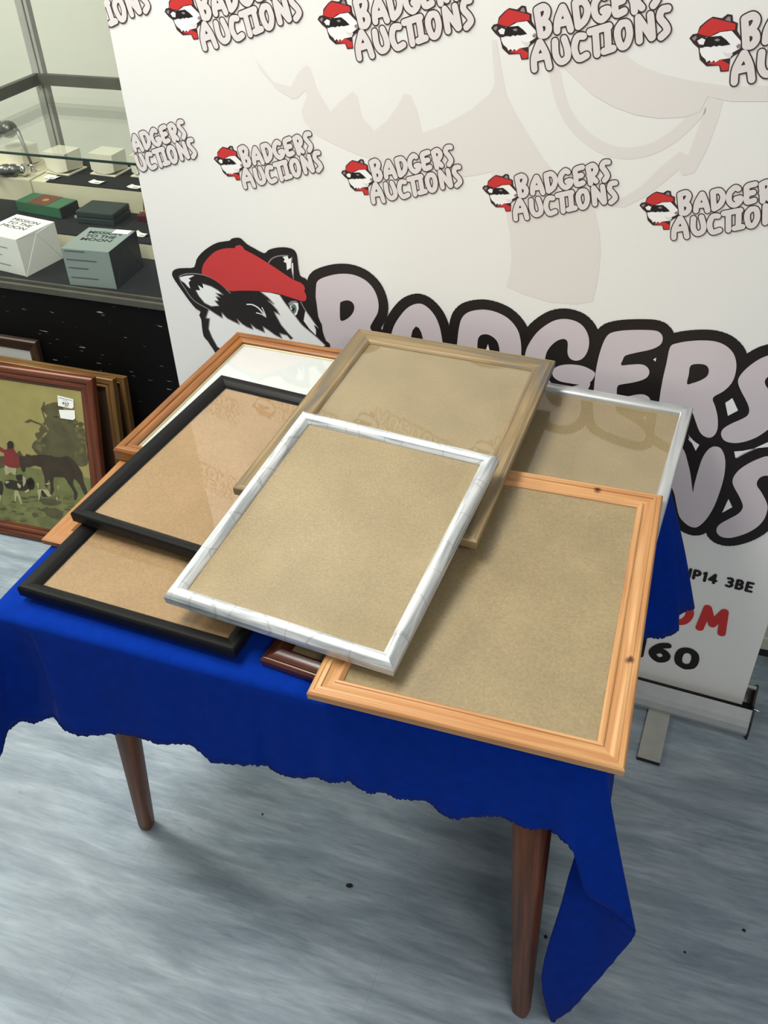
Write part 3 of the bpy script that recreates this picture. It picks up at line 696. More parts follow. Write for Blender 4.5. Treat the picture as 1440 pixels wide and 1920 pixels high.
ink_poly(CB(smooth_closed([(15,400),(30,365),(80,348),(150,345),(215,338),(235,270),(280,210),(350,155),(430,115),(530,100),(550,82),(600,72),(640,82),(690,130),(760,170),(845,213),(880,185),(940,165),(1020,158),(1090,170),(1125,195),(1140,235),(1147,300),(1165,410),(1210,435),(1245,470),(1300,560),(1330,780),(1362,850),(1372,920),(1402,1000),(1440,1045),(1330,1140),(900,1230),(500,1190),(385,1075),(335,1000),(300,960),(285,880),(278,810),(260,770),(272,735),(230,710),(170,640),(120,570),(70,500),(30,440)], 2)), 'black', 8)
ink_poly(CB([(345,722),(400,752),(470,795),(465,748),(510,795),(560,822),(625,852),(602,806),(650,850),(690,875),(745,897),(728,852),(770,888),(850,925),(835,872),(900,915),(940,945),(1005,978),(985,932),(1050,950),(1085,988),(1105,978),(1060,930),(1000,860),(950,770),(935,738),(985,765),(960,720),(915,670),(880,640),(935,668),(880,610),(815,560),(900,568),(985,588),(1030,655),(1080,720),(1130,785),(1190,860),(1310,960),(1395,1040),(1250,1130),(900,1190),(600,1150),(425,1055),(375,965),(362,925),(345,890),(355,800),(322,795)]), 'white', 9)
g = lambda l, r=3.2, n=4: ink_stroke(CB(smooth_open(l, n)) if n else CB(l), r*.00021, 'grey', 10)
g([(80,420),(130,400),(200,395),(290,405),(380,440),(460,495),(540,570)], 5)
g([(80,420),(95,470),(140,540),(180,600),(230,650),(300,690),(345,715),(400,752),(470,795)], 5)
g([(470,795),(465,748),(510,795),(560,822),(625,852),(602,806),(650,850),(690,875),(745,897),(728,852),(770,888),(850,925),(835,872),(900,915),(940,945),(1005,978),(985,932),(1050,950),(1085,988)], 5, 0)
g([(1105,978),(1060,930),(1000,860),(950,770),(935,738),(985,765),(960,720),(915,670),(880,640),(935,668),(880,610),(815,560)], 5, 0)
g([(985,588),(1030,655),(1080,720),(1130,785),(1190,860),(1310,960),(1395,1040)], 5)
g([(345,722),(322,795),(355,800),(345,890),(375,965),(425,1055)], 5, 0)
g([(885,300),(910,265),(960,240),(1030,232),(1060,235)], 5); g([(1095,250),(1090,340),(1110,440)], 5)
g([(1175,650),(1210,715),(1270,800),(1330,885)], 5)
ink_poly(CB([(80,430),(140,415),(200,410),(215,415),(165,440),(185,455),(165,475),(180,530),(160,515),(130,480),(100,460)]), 'white', 9)
ink_poly(CB([(230,545),(270,545),(250,500),(300,530),(290,485),(370,510),(430,545),(475,585),(410,570),(450,610),(410,600),(435,640),(400,640),(440,685),(370,690),(310,660),(260,600)]), 'white', 9)
g([(230,545),(260,600),(310,660),(370,690),(440,685),(400,640),(435,640),(410,600),(450,610),(410,570),(475,585),(430,545),(370,510),(290,485)], 4, 0)
ink_poly(CB([(1010,245),(1055,235),(1065,265),(1095,250),(1085,300),(1105,300),(1110,430),(1095,400),(1090,340),(1050,365),(1045,300),(1020,290),(1030,265)]), 'white', 9)
ink_poly(CB([(1060,665),(1090,640),(1130,640),(1150,655),(1110,660),(1075,690)]), 'grey', 9)
ink_poly(CB([(1075,690),(1110,660),(1150,660),(1155,710),(1140,760),(1120,780),(1090,735)]), 'white', 9)
ell = lambda x, y, a, b: CB([(x+a*math.cos(2*PI*k/20), y+b*math.sin(2*PI*k/20)) for k in range(20)])
ink_poly(ell(1110,712,26,44), 'green', 10); ink_poly(ell(1106,716,13,18), 'black', 11); ink_poly(ell(1091,712,7,9), 'white', 12)
ink_poly(CB([(1200,820),(1215,730),(1250,780),(1310,850),(1325,880),(1290,855),(1310,900),(1310,950),(1250,890)]), 'white', 9)
w_ = lambda l, r, tp=None: ink_stroke(CB(smooth_open(l, 4)), r*.00021, 'white', 10, taper=tp)
w_([(690,672),(740,675),(790,702),(830,745),(855,780)], 8, (.7, 1.1)); w_([(826,702),(845,740),(862,786)], 5); w_([(862,786),(820,760),(776,748)], 5)
ink_poly(CB(smooth_closed([(285,370),(300,310),(340,255),(400,200),(470,172),(540,165),(580,165),(590,148),(620,138),(650,150),(670,180),(720,205),(800,250),(880,300),(950,345),(1030,400),(1110,450),(1170,475),(1205,505),(1213,540),(1205,550),(1225,590),(1222,630),(1195,645),(1130,625),(1050,600),(960,572),(860,560),(800,552),(700,548),(600,550),(530,550),(450,490),(380,440),(330,415),(290,400)], 2)), 'red', 11)
# the writing at the foot
GL = {'H': [[(0,0),(0,1)],[(.62,0),(.62,1)],[(0,.5),(.62,.5)]], 'P': [[(0,0),(0,1)],[(0,1),(.36,1),(.58,.86),(.58,.62),(.36,.46),(0,.46)]],
      '1': [[(.0,.86),(.16,1),(.16,0)]], '4': [[(.52,0),(.52,1),(0,.30),(.72,.30)]], '3': [[(.02,.94),(.3,1),(.52,.84),(.44,.6),(.2,.53),(.46,.46),(.56,.22),(.34,.01),(.0,.06)]],
      'B': [[(0,0),(0,1),(.36,1),(.54,.84),(.48,.6),(.3,.54),(0,.54)],[(.3,.54),(.56,.44),(.6,.18),(.38,0),(0,0)]], 'E': [[(.54,1),(0,1),(0,0),(.56,0)],[(0,.52),(.46,.52)]],
      'O': [[(.42,0),(.14,.12),(0,.5),(.14,.88),(.42,1),(.70,.88),(.84,.5),(.70,.12),(.42,0)]], 'C': [[(.66,.9),(.42,1),(.14,.88),(0,.5),(.14,.12),(.42,0),(.66,.1)]],
      'M': [[(.0,0),(.10,1),(.40,.30),(.70,1),(.80,0)]], '6': [[(.56,.97),(.28,.84),(.04,.5),(.04,.22),(.3,0),(.56,.14),(.6,.4),(.34,.58),(.08,.42)]], '0': [[(.34,0),(.08,.14),(0,.5),(.08,.86),(.34,1),(.60,.86),(.68,.5),(.60,.14),(.34,0)]], '.': [[(0,0),(.01,0)]]}
ROUND = 'OC3604PB'
GW = {'H': .62, 'P': .58, '1': .16, '4': .72, '3': .56, 'B': .6, 'E': .56, 'O': .84, 'C': .66, 'M': .80, '6': .6, '0': .68, ' ': .22, '.': .02}
def sign(body, u1, z0, z1, wh, r, ink, layer=9):
    """stroke lettering, right end at u1, feet at z0, tops at z1; wh scales the widths"""
    h = z1-z0-2*r; tot = sum(GW[c]*h*wh for c in body) + (len(body)-1)*(2*r+.16*h*wh)
    x = u1 - tot - r; ps = []
    for c in body:
        for st_ in GL.get(c, []):
            q = smooth_open(st_, 4) if c in ROUND and c not in '4PB' else st_
            ps += stroke_polys([(x+a_*h*wh, z0+r+b_*h) for a_, b_ in q], r, m_=16)
        x += GW[c]*h*wh + 2*r + .16*h*wh
    lay(union(ps), ink, layer)
def text_tris(body, bold=.012):
    cu = bpy.data.curves.new('lettering', 'FONT'); cu.body = body; cu.size = 1; cu.offset = bold; cu.resolution_u = 6
    o = bpy.data.objects.new('lettering', cu); COL.objects.link(o)
    dg = bpy.context.evaluated_depsgraph_get(); me = o.evaluated_get(dg).to_mesh(); me.calc_loop_triangles()
    vs = [tuple(v.co[:2]) for v in me.vertices]; tr = [[vs[i] for i in t.vertices] for t in me.loop_triangles]
    o.evaluated_get(dg).to_mesh_clear(); bpy.data.objects.remove(o); bpy.data.curves.remove(cu)
    xs = [p[0] for t in tr for p in t]; ys = [p[1] for t in tr for p in t]
    x0, x1, y0, y1 = min(xs), max(xs), min(ys), max(ys)
    return [[((p[0]-x0)/(x1-x0), (p[1]-y0)/(y1-y0)) for p in t] for t in tr]
a = buv(1240+372/7.2, 1050+105/7.2); b = buv(1240+1255/7.2, 1050+300/7.2); c = buv(1240+1235/7.2, 1050+442/7.2)
sign('HP14 3BE', b[0]+.002, c[1], b[1], .80, .0029, 'black')
a = buv(1100+820/3.765, 920+800/3.765); b = buv(1100+1030/3.765, 920+845/3.765); c = buv(1100+975/3.765, 920+1030/3.765)
wM = b[0]-a[0]
sign('.COM', b[0], c[1], b[1], .92, .0080, 'crimson')
a = buv(1100+625/3.765, 920+1062/3.765); b = buv(1100+800/3.765, 920+1180/3.765); c = buv(1100+720/3.765, 920+1265/3.765); d_ = buv(1100+720/3.765, 920+1105/3.765)
w0 = b[0]-buv(1100+637/3.765, 920+1190/3.765)[0]
sign('160', b[0], c[1], d_[1], 1.0, .0080, 'black')
film = flat('banner_film', S(232, 231, 227), .55, spec=.25, bump=.06, bscale=500)
inks = [film, flat('black_print', S(30, 24, 22), .5), flat('lilac_print', S(206, 196, 200), .55), flat('red_print', S(196, 58, 58), .5), flat('white_print', S(238, 238, 236), .5),
        flat('mauve_grey_print', S(142, 132, 136), .5), flat('pale_watermark_print', S(224, 219, 215), .55), flat('logo_letter_print', S(222, 216, 214), .5), flat('plum_black_print', S(58, 38, 40), .5),  # the pale ink prints the badger watermark
        flat('eye_green_print', S(96, 124, 112), .5), flat('logo_red_print', S(198, 52, 50), .5)]
mesh_obj('sheet', SB, inks, banner)
# cassette, end caps, feet, pole and top rail
def extrude_prof(bm, prof, x0, x1, mi=0):
    a = [bm.verts.new((x0, y, z)) for y, z in prof]; b = [bm.verts.new((x1, y, z)) for y, z in prof]
    n = len(prof)
    for k in range(n):
        f = bm.faces.new((a[k], a[(k+1) % n], b[(k+1) % n], b[k])); f.material_index = mi
    bm.faces.new(list(reversed(a))); bm.faces.new(b)
bm = bmesh.new()
lip = [(-.052,.008),(-.056,.020),(-.052,.034),(-.046,.046),(-.034,.064),(-.030,.066),(-.028,.062),(-.040,.044),(-.046,.030),(-.048,.012),(.046,.012),(.044,.040),(.036,.060),(.020,.074),(.018,.080),(.024,.082),(.042,.066),(.050,.044),(.052,.020),(.050,.008)]
extrude_prof(bm, lip, -BW-.02, .020)
bmesh.ops.recalc_face_normals(bm, faces=bm.faces)
mesh_obj('cassette', bm, M['alu'], banner)
for x0, x1 in ((.020, .024), (-BW-.024, -BW-.020)):
    bm = bmesh.new(); extrude_prof(bm, [(-.056,.002),(-.058,.020),(-.048,.048),(-.034,.068),(-.020,.052),(-.004,.052),(.016,.078),(.026,.084),(.046,.066),(.054,.044),(.056,.020),(.052,.002)], x0, x1)
    bmesh.ops.recalc_face_normals(bm, faces=bm.faces)
    mesh_obj('end_cap', bm, M['blackplastic'], banner)
bm = bmesh.new(); add_rod(bm, (-BW-.015, .004, .034), (.017, .004, .034), .010, seg=12); mesh_obj('roller', bm, M['blackplastic'], banner, smooth=True)
bm = bmesh.new(); add_rod(bm, (.024, -.012, .050), (.036, -.012, .050), .003, seg=10); mesh_obj('roller_pin', bm, M['chrome'], banner)
for x in (-.158, -BW+.18):
    bm = bmesh.new(); add_box(bm, x-.023, x+.023, -.185, .13, .004, .0085, bev=.001); mesh_obj('foot', bm, M['alu_dull'], banner)
    bm = bmesh.new(); add_box(bm, x-.0235, x+.0235, -.187, -.184, .0005, .008); add_box(bm, x-.02, x+.02, -.17, .12, .0005, .004); mesh_obj('foot_pad', bm, M['blackplastic'], banner)
bm = bmesh.new(); add_rod(bm, (-BW/2, .022, .03), (-BW/2, .022, ZTOP), .011); mesh_obj('pole', bm, M['alu'], banner)
bm = bmesh.new(); add_box(bm, -BW-.004, .004, -.006, .018, ZTOP-.005, ZTOP+.022, bev=.003); mesh_obj('top_rail', bm, M['alu'], banner)

# ------------------------------------------------------------------ pictures leaning against the display case
def leaning(name, label, x1, y_foot, w, h, lean, yaw, runs, mat, inset, depth, group='framed pictures leaning on the display case'):
    """x1, y_foot: lower right front corner in the case's own axes; the picture's face looks back at the viewer"""
    m = CASE @ Matrix.Translation((x1, y_foot, depth*math.sin(lean)+.0005)) @ Matrix.Rotation(yaw, 4, 'Z') @ Matrix.Rotation(PI/2 - lean, 4, 'X') @ Matrix.Translation((-w/2, h/2, -.0))
    root = thing(name, label, 'framed picture', matrix=m, group=group)
    bm = bmesh.new(); frame_rails(bm, w, h, None, runs)
    frame_rails(bm, w, h, None, [[(0, runs[0][0][1]), (.0004, -depth)], [(.0004, -depth), (inset, -depth)], [(inset, -depth), (inset, runs[-1][-1][1])]])
    bmesh.ops.recalc_face_normals(bm, faces=bm.faces)
    mesh_obj('moulding', bm, mat, root)
    return root
RED = [[(0, -.003), (.003, 0)], arc(.003, 0, .016, -.002, .002, 5), [(.016, -.002), (.017, -.005)], arc(.017, -.005, .030, -.003, .002, 5), [(.030, -.003), (.031, -.006)], arc(.031, -.006, .041, -.010, .001, 4)]
P1W, P1H = .56, .490
hunt = leaning('hunting_picture', 'hunting scene picture with huntsman in red and a lot label, leaning foremost', .201, -.240, P1W, P1H, rad(13.5), rad(2.1), RED, M['redwood'], .041, .020)
HM = hunt.matrix_basis.copy()
# the picture's own surface, in metres from its centre
hp0 = HM @ Vector((0, 0, -.0085)); hnx = (HM.to_3x3() @ Vector((0, 0, 1)))
HI = HM.inverted()
def hl(px, py):
    q = HI @ on_plane(px, py, hp0, hnx); return (q.x, q.y)
hb = bmesh.new(); rj = random.Random(11)
HINK = ['sky', 'grass', 'tree', 'horse', 'coat', 'cream', 'dark', 'brown', 'leaf', 'olive']
def hpoly(pts, ink, layer, sm=3):
    p = smooth_closed(pts, sm) if sm else pts
    if sm:
        j = .0011 if ink in ('tree', 'brown', 'leaf', 'olive') else .0004
        p = [(max(-iw, min(iw, x+rj.uniform(-j, j))), max(-ih, min(ih, y+rj.uniform(-j, j)))) for x, y in p]
    tri = tessellate_polygon([[Vector((*q, 0)) for q in p]])
    for t in tri:
        try:
            f = hb.faces.new([hb.verts.new((p[i][0], p[i][1], -.0085 + .00018*layer)) for i in t]); f.material_index = HINK.index(ink)
        except ValueError: pass
iw, ih = P1W/2-.040, P1H/2-.040
HZ = hl(100, 885)[1]
hpoly([(-iw, HZ-.01), (iw, HZ-.01), (iw, ih), (-iw, ih)], 'sky', 0, 0)
hpoly([(-iw, -ih), (iw, -ih), (iw, HZ), (-iw, HZ+.004)], 'grass', 1, 0)
H5 = lambda l: [hl(x/7.2, 780+y/7.2) for x, y in l]
def clampP(l): return [(max(-iw, min(iw, x)), max(-ih, min(ih, y))) for x, y in l]
hpoly(clampP(H5([(430,400),(470,340),(560,300),(620,250),(660,180),(640,100),(680,40),(760,-10),(840,30),(900,60),(960,40),(1010,120),(1080,180),(1130,240),(1160,330),(1175,480),(1190,640),(1100,680),(900,660),(700,640),(560,560),(470,480)])), 'tree', 2)
hpoly(clampP(H5([(560,-120),(640,-160),(760,-190),(840,-130),(880,-40),(800,20),(700,20),(620,-20)])), 'tree', 2)
rt = random.Random(3)
for k in range(90):
    a = rt.uniform(0, 2*PI); rr_ = rt.uniform(.75, 1.08)
    x, y = 830+rr_*340*math.cos(a)*.95, 330+rr_*330*math.sin(a)
    if y > 560: continue
    r_ = rt.uniform(14, 42); hpoly(clampP(H5([(x+r_*math.cos(q_)*rt.uniform(.7, 1.3), y+r_*math.sin(q_)*rt.uniform(.7, 1.3)) for q_ in [2*PI*j/7 for j in range(7)]])), rt.choice(['tree', 'tree', 'leaf']), rt.uniform(3.0, 3.9), 2)
for k in range(70):
    x, y = rt.uniform(0, 1200), rt.uniform(1080, 1420); r_ = rt.uniform(10, 30)
    hpoly(clampP(H5([(x+1.9*r_*math.cos(q_), y+.5*r_*math.sin(q_)*rt.uniform(.6, 1.4)) for q_ in [2*PI*j/7 for j in range(7)]])), rt.choice(['tree', 'leaf', 'olive']), rt.uniform(2.0, 2.9), 2)
for l in ([(420,60),(520,100),(600,130),(660,220)], [(560,-110),(600,20),(650,160)], [(600,-190),(580,-130),(600,-60)]):
    for a, b in zip(l, l[1:]):
        (x0, y0), (x1_, y1_) = H5([a])[0], H5([b])[0]; d = Vector((y0-y1_, x1_-x0)).normalized()*.0022
        hpoly([(x0+d.x, y0+d.y), (x1_+d.x, y1_+d.y), (x1_-d.x, y1_-d.y), (x0-d.x, y0-d.y)], 'tree', 3, 0)
hpoly(H5([(330,80+0),(400,40),(430,65),(390,85)]), 'tree', 3)
hpoly(clampP(H5([(-40,560),(60,540),(200,530),(260,470),(300,520),(330,560),(300,680),(200,670),(60,690),(-40,700)])), 'brown', 4)
hpoly(H5([(262,540),(335,545),(362,505),(378,528),(398,508),(412,532),(520,520),(640,525),(720,545),(760,590),(660,690),(560,690),(470,665),(400,690),(350,690),(335,745),(300,745),(275,660)]), 'horse', 5.6, 2)
hpoly(H5([(560,600),(640,540),(740,550),(820,560),(900,540),(980,580),(1030,640),(1110,760),(1130,880),(1190,1050),(1140,1060),(1080,930),(1000,840),(990,930),(1050,1040),(1030,1130),(1000,1120),(1000,1030),(930,920),(870,830),(780,820),(720,830),(725,1000),(690,1060),(680,900),(650,860),(640,960),(610,940),(600,820),(565,720)]), 'horse', 5, 2)
hpoly(clampP(H5([(0,410),(60,450),(100,440),(110,360),(150,335),(185,365),(185,440),(240,520),(270,640),(250,690),(180,700),(70,660),(50,580),(60,500),(0,470)])), 'coat', 6, 2)
hpoly(H5([(100,400),(105,355),(145,335),(185,360),(185,425),(150,440),(110,435)]), 'dark', 7, 2)
hpoly(H5([(70,650),(170,640),(220,700),(210,800),(150,760),(110,790),(75,780)]), 'cream', 5, 2)
for k, l in enumerate(([(60,880),(150,860),(240,880),(330,870),(420,840),(460,900),(440,980),(350,1010),(250,1000),(150,980),(80,960)], [(560,1000),(640,990),(690,1040),(640,1085),(570,1080)], [(0,880),(40,900),(40,1040),(0,1060)], [(380,850),(430,830),(470,900),(450,990),(380,960)], [(220,800),(300,790),(310,860),(240,870)])):
    hpoly(clampP(H5(l)), 'dark', 6, 2)
for l in ([(70,890),(100,870),(130,890),(90,910)], [(240,900),(290,940),(270,975),(240,940)], [(310,810),(350,830),(350,900),(320,950),(310,880)], [(330,1020),(395,980),(385,1030)], [(200,1010),(240,1000),(270,1060),(305,1180),(285,1180),(240,1080),(225,1100),(215,1160),(200,1100)],
          [(510,990),(650,995),(680,1050),(700,1080),(650,1085),(580,1000),(560,1010),(550,1080),(525,1140),(520,1050)], [(500,900),(530,910),(525,980),(510,950)], [(620,910),(680,895),(670,920),(630,925)], [(770,1080),(790,1140),(760,1120)], [(780,920),(800,950),(790,1000),(785,960)], [(0,1060),(20,1080),(10,1150),(0,1140)]):
    hpoly(clampP(H5(l)), 'cream', 7, 2)
for l in ([(430,1320),(480,1300),(520,1350),(460,1370)], [(520,1270),(640,1240),(760,1250),(850,1300),(830,1370),(740,1380),(640,1350),(600,1290)], [(280,1310),(320,1310),(310,1340)], [(540,1130),(660,1110),(820,1150),(780,1200),(600,1200)]):
    hpoly(clampP(H5(l)), 'tree', 3, 3)
mm_ = lambda n, c, v=.12: flat(n, c, .45, var=v, vscale=25)
mesh_obj('print', hb, [mm_('ochre_sky', S(152, 142, 88), .08), mm_('olive_grass', S(112, 116, 70), .25), mm_('olive_tree', S(84, 80, 54), .28), mm_('bay_horse', S(60, 50, 38), .22), mm_('red_coat', S(120, 48, 44), .15), mm_('cream_coat', S(166, 160, 120), .15), mm_('hound_black', S(48, 44, 36), .2), mm_('brown_hedge', S(84, 72, 50), .2), mm_('pale_leaf', S(104, 98, 62), .15), mm_('olive_shade', S(94, 100, 60), .15)], hunt)
# lot labels stuck on the print
def hlabel(pts, name, lab):
    bm = bmesh.new(); top = [bm.verts.new((x, y, -.0062)) for x, y in pts]; bot = [bm.verts.new((x, y, -.0066)) for x, y in pts]
    bm.faces.new(top); bm.faces.new(list(reversed(bot)))
    for i in range(len(pts)): bm.faces.new((bot[i], bot[(i+1) % len(pts)], top[(i+1) % len(pts)], top[i]))
    bmesh.ops.recalc_face_normals(bm, faces=bm.faces)
    o = mesh_obj(name, bm, [M['paper'], M['ink'], M['inkgrey']], hunt); o['label'] = lab; return o
H6 = lambda l: [hl(x/5.538, 630+y/5.538) for x, y in l]
lb = hlabel(H6([(603,614),(766,655),(770,735),(752,752),(609,722)]), 'lot_label', 'white lot label reading 937')
def hink(parent, quad, body, bold, mi):
    """lettering in the quad (lower left, lower right, upper left) of the picture's surface"""
    o, ux, uy = quad; bm = bmesh.new()
    for t in text_tris(body, bold):
        vs = []
        for p in t: vs.append(bm.verts.new((o[0]+(ux[0]-o[0])*p[0]+(uy[0]-o[0])*p[1], o[1]+(ux[1]-o[1])*p[0]+(uy[1]-o[1])*p[1], -.0060)))
        bm.faces.new(vs)
    return mesh_obj('number_print', bm, [M['ink'], M['inkgrey']][mi], parent)
hink(lb, H6([(655,722),(724,736),(652,680)]), '937', .02, 0)
bm = bmesh.new()
for l in ([(614,632),(756,666),(757,672),(615,641)], [(660,662),(712,674),(712,678),(660,667)]):
    bm.faces.new([bm.verts.new((x, y, -.0060)) for x, y in H6(l)])
mesh_obj('heading_print', bm, M['inkgrey'], lb)
hlabel(H6([(616,764),(780,770),(786,850),(766,870),(634,850)]), 'paper_slip', 'blank torn white slip below the lot label')
# three more behind it
GOLD = [[(0, -.002), (.002, 0)], [(.002, 0), (.014, -.001)], [(.014, -.001), (.018, -.006)], [(.018, -.006), (.019, -.003), (.026, -.003), (.027, -.009)]]
p = leaning('gilt_edged_picture', 'picture in brown and dull gold frame directly behind the hunting scene', .230, -.172, .50, .468, rad(10), 0, GOLD, M['oldgold'], .027, .018)
box_obj('picture_panel', (-.25+.026, .25-.026, -.234+.026, .234-.026, -.014, -.010), M['darkframe'], p)
BEAD = [[(0, 0), (.010, 0)], [(.010, 0), (.011, -.004), (.013, -.004)], arc(.013, -.004, .017, -.004, .004, 3), [(.017, -.004), (.018, -.010)]]
p = leaning('beaded_picture', 'rearmost short picture with beaded gold edge between brown frame and black case', .228, -.098, .50, .443, rad(7), 0, BEAD, M['oldgold'], .018, .016)
box_obj('picture_panel', (-.25+.017, .25-.017, -.2215+.017, .2215-.017, -.014, -.011), M['darkframe'], p)
DK = [[(0, -.004), (.003, 0)], arc(.003, 0, .012, -.002, .001, 4), [(.012, -.002), (.013, -.004), (.020, -.005)], arc(.020, -.005, .034, -.010, .001, 4)]
p = leaning('tall_picture', 'tallest dark-framed picture with white mount rising behind the other leaning pictures', -.040, -.048, .40, .492, rad(3), 0, DK, M['darkframe'], .034, .016)
o = box_obj('mount', (-.2+.033, .2-.033, -.246+.033, .246-.033, -.014, -.011), M['white_art'], p); o['label'] = 'white mount'

# ------------------------------------------------------------------ glass display case
DZ = .645
CX0, CX1, CDEP = -1.15, 1.25, .72
case = thing('display_case', 'old glass display case on a scuffed black base at the back left', 'display case', matrix=CASE)
PX0 = -.42                                     # left end of the glazed part
box_obj('base', (CX0, CX1, .004, CDEP, .0005, DZ-.012), M['caseblack'], case)
box_obj('deck', (CX0+.004, CX1-.004, .016, CDEP-.01, DZ-.012, DZ), M['velvet'], case)
bm = bmesh.new(); add_box(bm, CX0, CX1, -.004, .006, DZ-.018, DZ-.003); add_box(bm, CX0, CX1, .009, .016, DZ-.014, DZ+.004)
mesh_obj('front_trim', bm, M['darkrail'], case)
box_obj('pane', (PX0+.02, CX1-.02, .010, .014, DZ+.003, 1.9), M['clear'], case)
for x, y in ((PX0, CDEP), (CX1, CDEP), (CX1, .012)):
    bm = bmesh.new(); add_box(bm, x-.016, x+.008, y-.012, y+.012, DZ, 1.92, bev=.002); add_box(bm, x+.0085, x+.012, y-.006, y+.006, DZ, 1.92, mi=1); add_box(bm, x+.012, x+.022, y-.010, y+.010, DZ, 1.92, mi=0)
    mesh_obj('corner_post', bm, [M['alu_dull'], M['blackplastic']], case)
bm = bmesh.new(); add_box(bm, PX0, CX1, CDEP-.022, CDEP-.004, .925, .955); add_box(bm, PX0-.010, PX0+.008, .1, CDEP, .925, .955)
mesh_obj('shelf_rail', bm, M['darkrail'], case)
SZ = .893
gs = box_obj('glass_shelf', (PX0+.01, CX1-.02, .203, CDEP-.03, SZ, SZ+.006), M['clear'], case)
box_obj('shelf_edge', (PX0+.01, CX1-.02, .200, .203, SZ, SZ+.006), M['glassedge'], case)
# display steps inside the case
R1, R2 = .688, .751
st = thing('display_step', 'low cream step covered in black velvet inside the display case', 'display step', matrix=CASE, group=None)
box_obj('riser', (-.62, 1.1, .220, .400, DZ+.0005, R1-.003), M['risercream'], st); box_obj('velvet_top', (-.62, 1.1, .2195, .400, R1-.003, R1), M['velvet'], st)
st = thing('display_step', 'higher cream step with black velvet under the white ring stands', 'display step', matrix=CASE)
box_obj('riser', (-.282, 1.1, .403, .60, DZ+.0005, R2-.002), M['risercream'], st); box_obj('velvet_top', (-.232, 1.1, .4025, .60, R2-.002, R2), M['velvet'], st)
st = thing('display_block', 'plain cream block at the left end of the higher step', 'display block', matrix=CASE @ Matrix.Translation((-.285, .404, 0)))
box_obj('block', (-.30, -.004, 0, .19, DZ+.0005, R2), M['risercream'], st, .003)

# ring stands on the upper step
def ring_stand(x, y, rot, label):
    t = thing('ring_stand', label, 'ring stand', matrix=CASE @ Matrix.Translation((x, y, R2+.0006)) @ Matrix.Rotation(rot, 4, 'Z'), group='white ring stands in the display case')
    box_obj('base', (-.043, .043, -.005, .075, 0, .003), M['cream_leather'], t)
    bm = bmesh.new(); n = 10                       # a curved front panel between cream block faces
    prof = []
    for k in range(n+1):
        a = k/n; prof.append((-.039+.078*a, -.004*math.sin(PI*a)))
    lo = [bm.verts.new((x_, y_, .004+.008*(1-math.sin(PI*k/n)))) for k, (x_, y_) in enumerate(prof)] + [bm.verts.new((.037, .066, .004)), bm.verts.new((-.037, .066, .004))]
    hi = [bm.verts.new((x_*1.04, y_*.3, .058)) for x_, y_ in prof] + [bm.verts.new((.039, .066, .058)), bm.verts.new((-.039, .066, .058))]
    m_ = len(lo)
    for k in range(m_): bm.faces.new((lo[k], lo[(k+1) % m_], hi[(k+1) % m_], hi[k]))
    bm.faces.new(hi); bm.faces.new(list(reversed(lo)))
    mesh_obj('block', bm, M['cream_leather'], t)
ring_stand(-.097, .489, rad(-3), 'white ring stand with curved front beside the banner edge, right of another')
ring_stand(-.235, .467, rad(-7), 'white ring stand standing left of centre on the upper velvet step')
ring_stand(.030, .500, rad(-2), 'white ring stand almost hidden by the edge of the banner')
ring_stand(-.392, .480, rad(-8), 'white ring stand farthest left, standing on the plain cream block')
def price_tag(x, y, z, rot, label, sx=.042, sy=.022, curl=.004):
    bm = bmesh.new(); n = 6; up = []
    for k in range(n+1):
        a = k/n; zz = .0008 + curl*(2*a-1)**4
        up.append((bm.verts.new((-sx/2+sx*a, -sy/2, zz)), bm.verts.new((-sx/2+sx*a+.004, sy/2, zz)), bm.verts.new((-sx/2+sx*a, -sy/2, zz-.0006)), bm.verts.new((-sx/2+sx*a+.004, sy/2, zz-.0006))))
    for a, b in zip(up, up[1:]):
        bm.faces.new((a[0], b[0], b[1], a[1])); bm.faces.new((a[2], a[3], b[3], b[2])); bm.faces.new((a[0], a[2], b[2], b[0])); bm.faces.new((a[1], b[1], b[3], a[3]))
    f = bm.faces.new([bm.verts.new(v) for v in ((-.008, -.006, .0011), (.012, -.006, .0011), (.014, .000, .0011), (-.006, .000, .0011))]); f.material_index = 1
    bmesh.ops.recalc_face_normals(bm, faces=[f_ for f_ in bm.faces if f_.material_index == 0])
    o = mesh_obj('price_tag', bm, [M['paper'], M['inkgrey']]); o.matrix_world = CASE @ Matrix.Translation((x, y, z)) @ Matrix.Rotation(rot, 4, 'Z')
    return tag(o, label, 'price tag', 'white price tags in the display case')
def cpt(px, py, z):
    r = ray(px, py); P = EYE + r*((z-EYE.z)/r.z); return CASE.inverted() @ P
for px, py, z, lab in ((98, 333, R2, 'white paper tag in front of the left ring stand'), (182, 342, R2, 'white paper tag in front of the right ring stand'), (254, 351, R2, 'white paper tag at the banner edge on the upper step'), (266, 441, R1, 'curled white paper tag behind the blue-grey carton')):
    q = cpt(px, py, z); price_tag(q.x, q.y, z, rad(-2), lab, curl=.007 if py > 400 else .003)
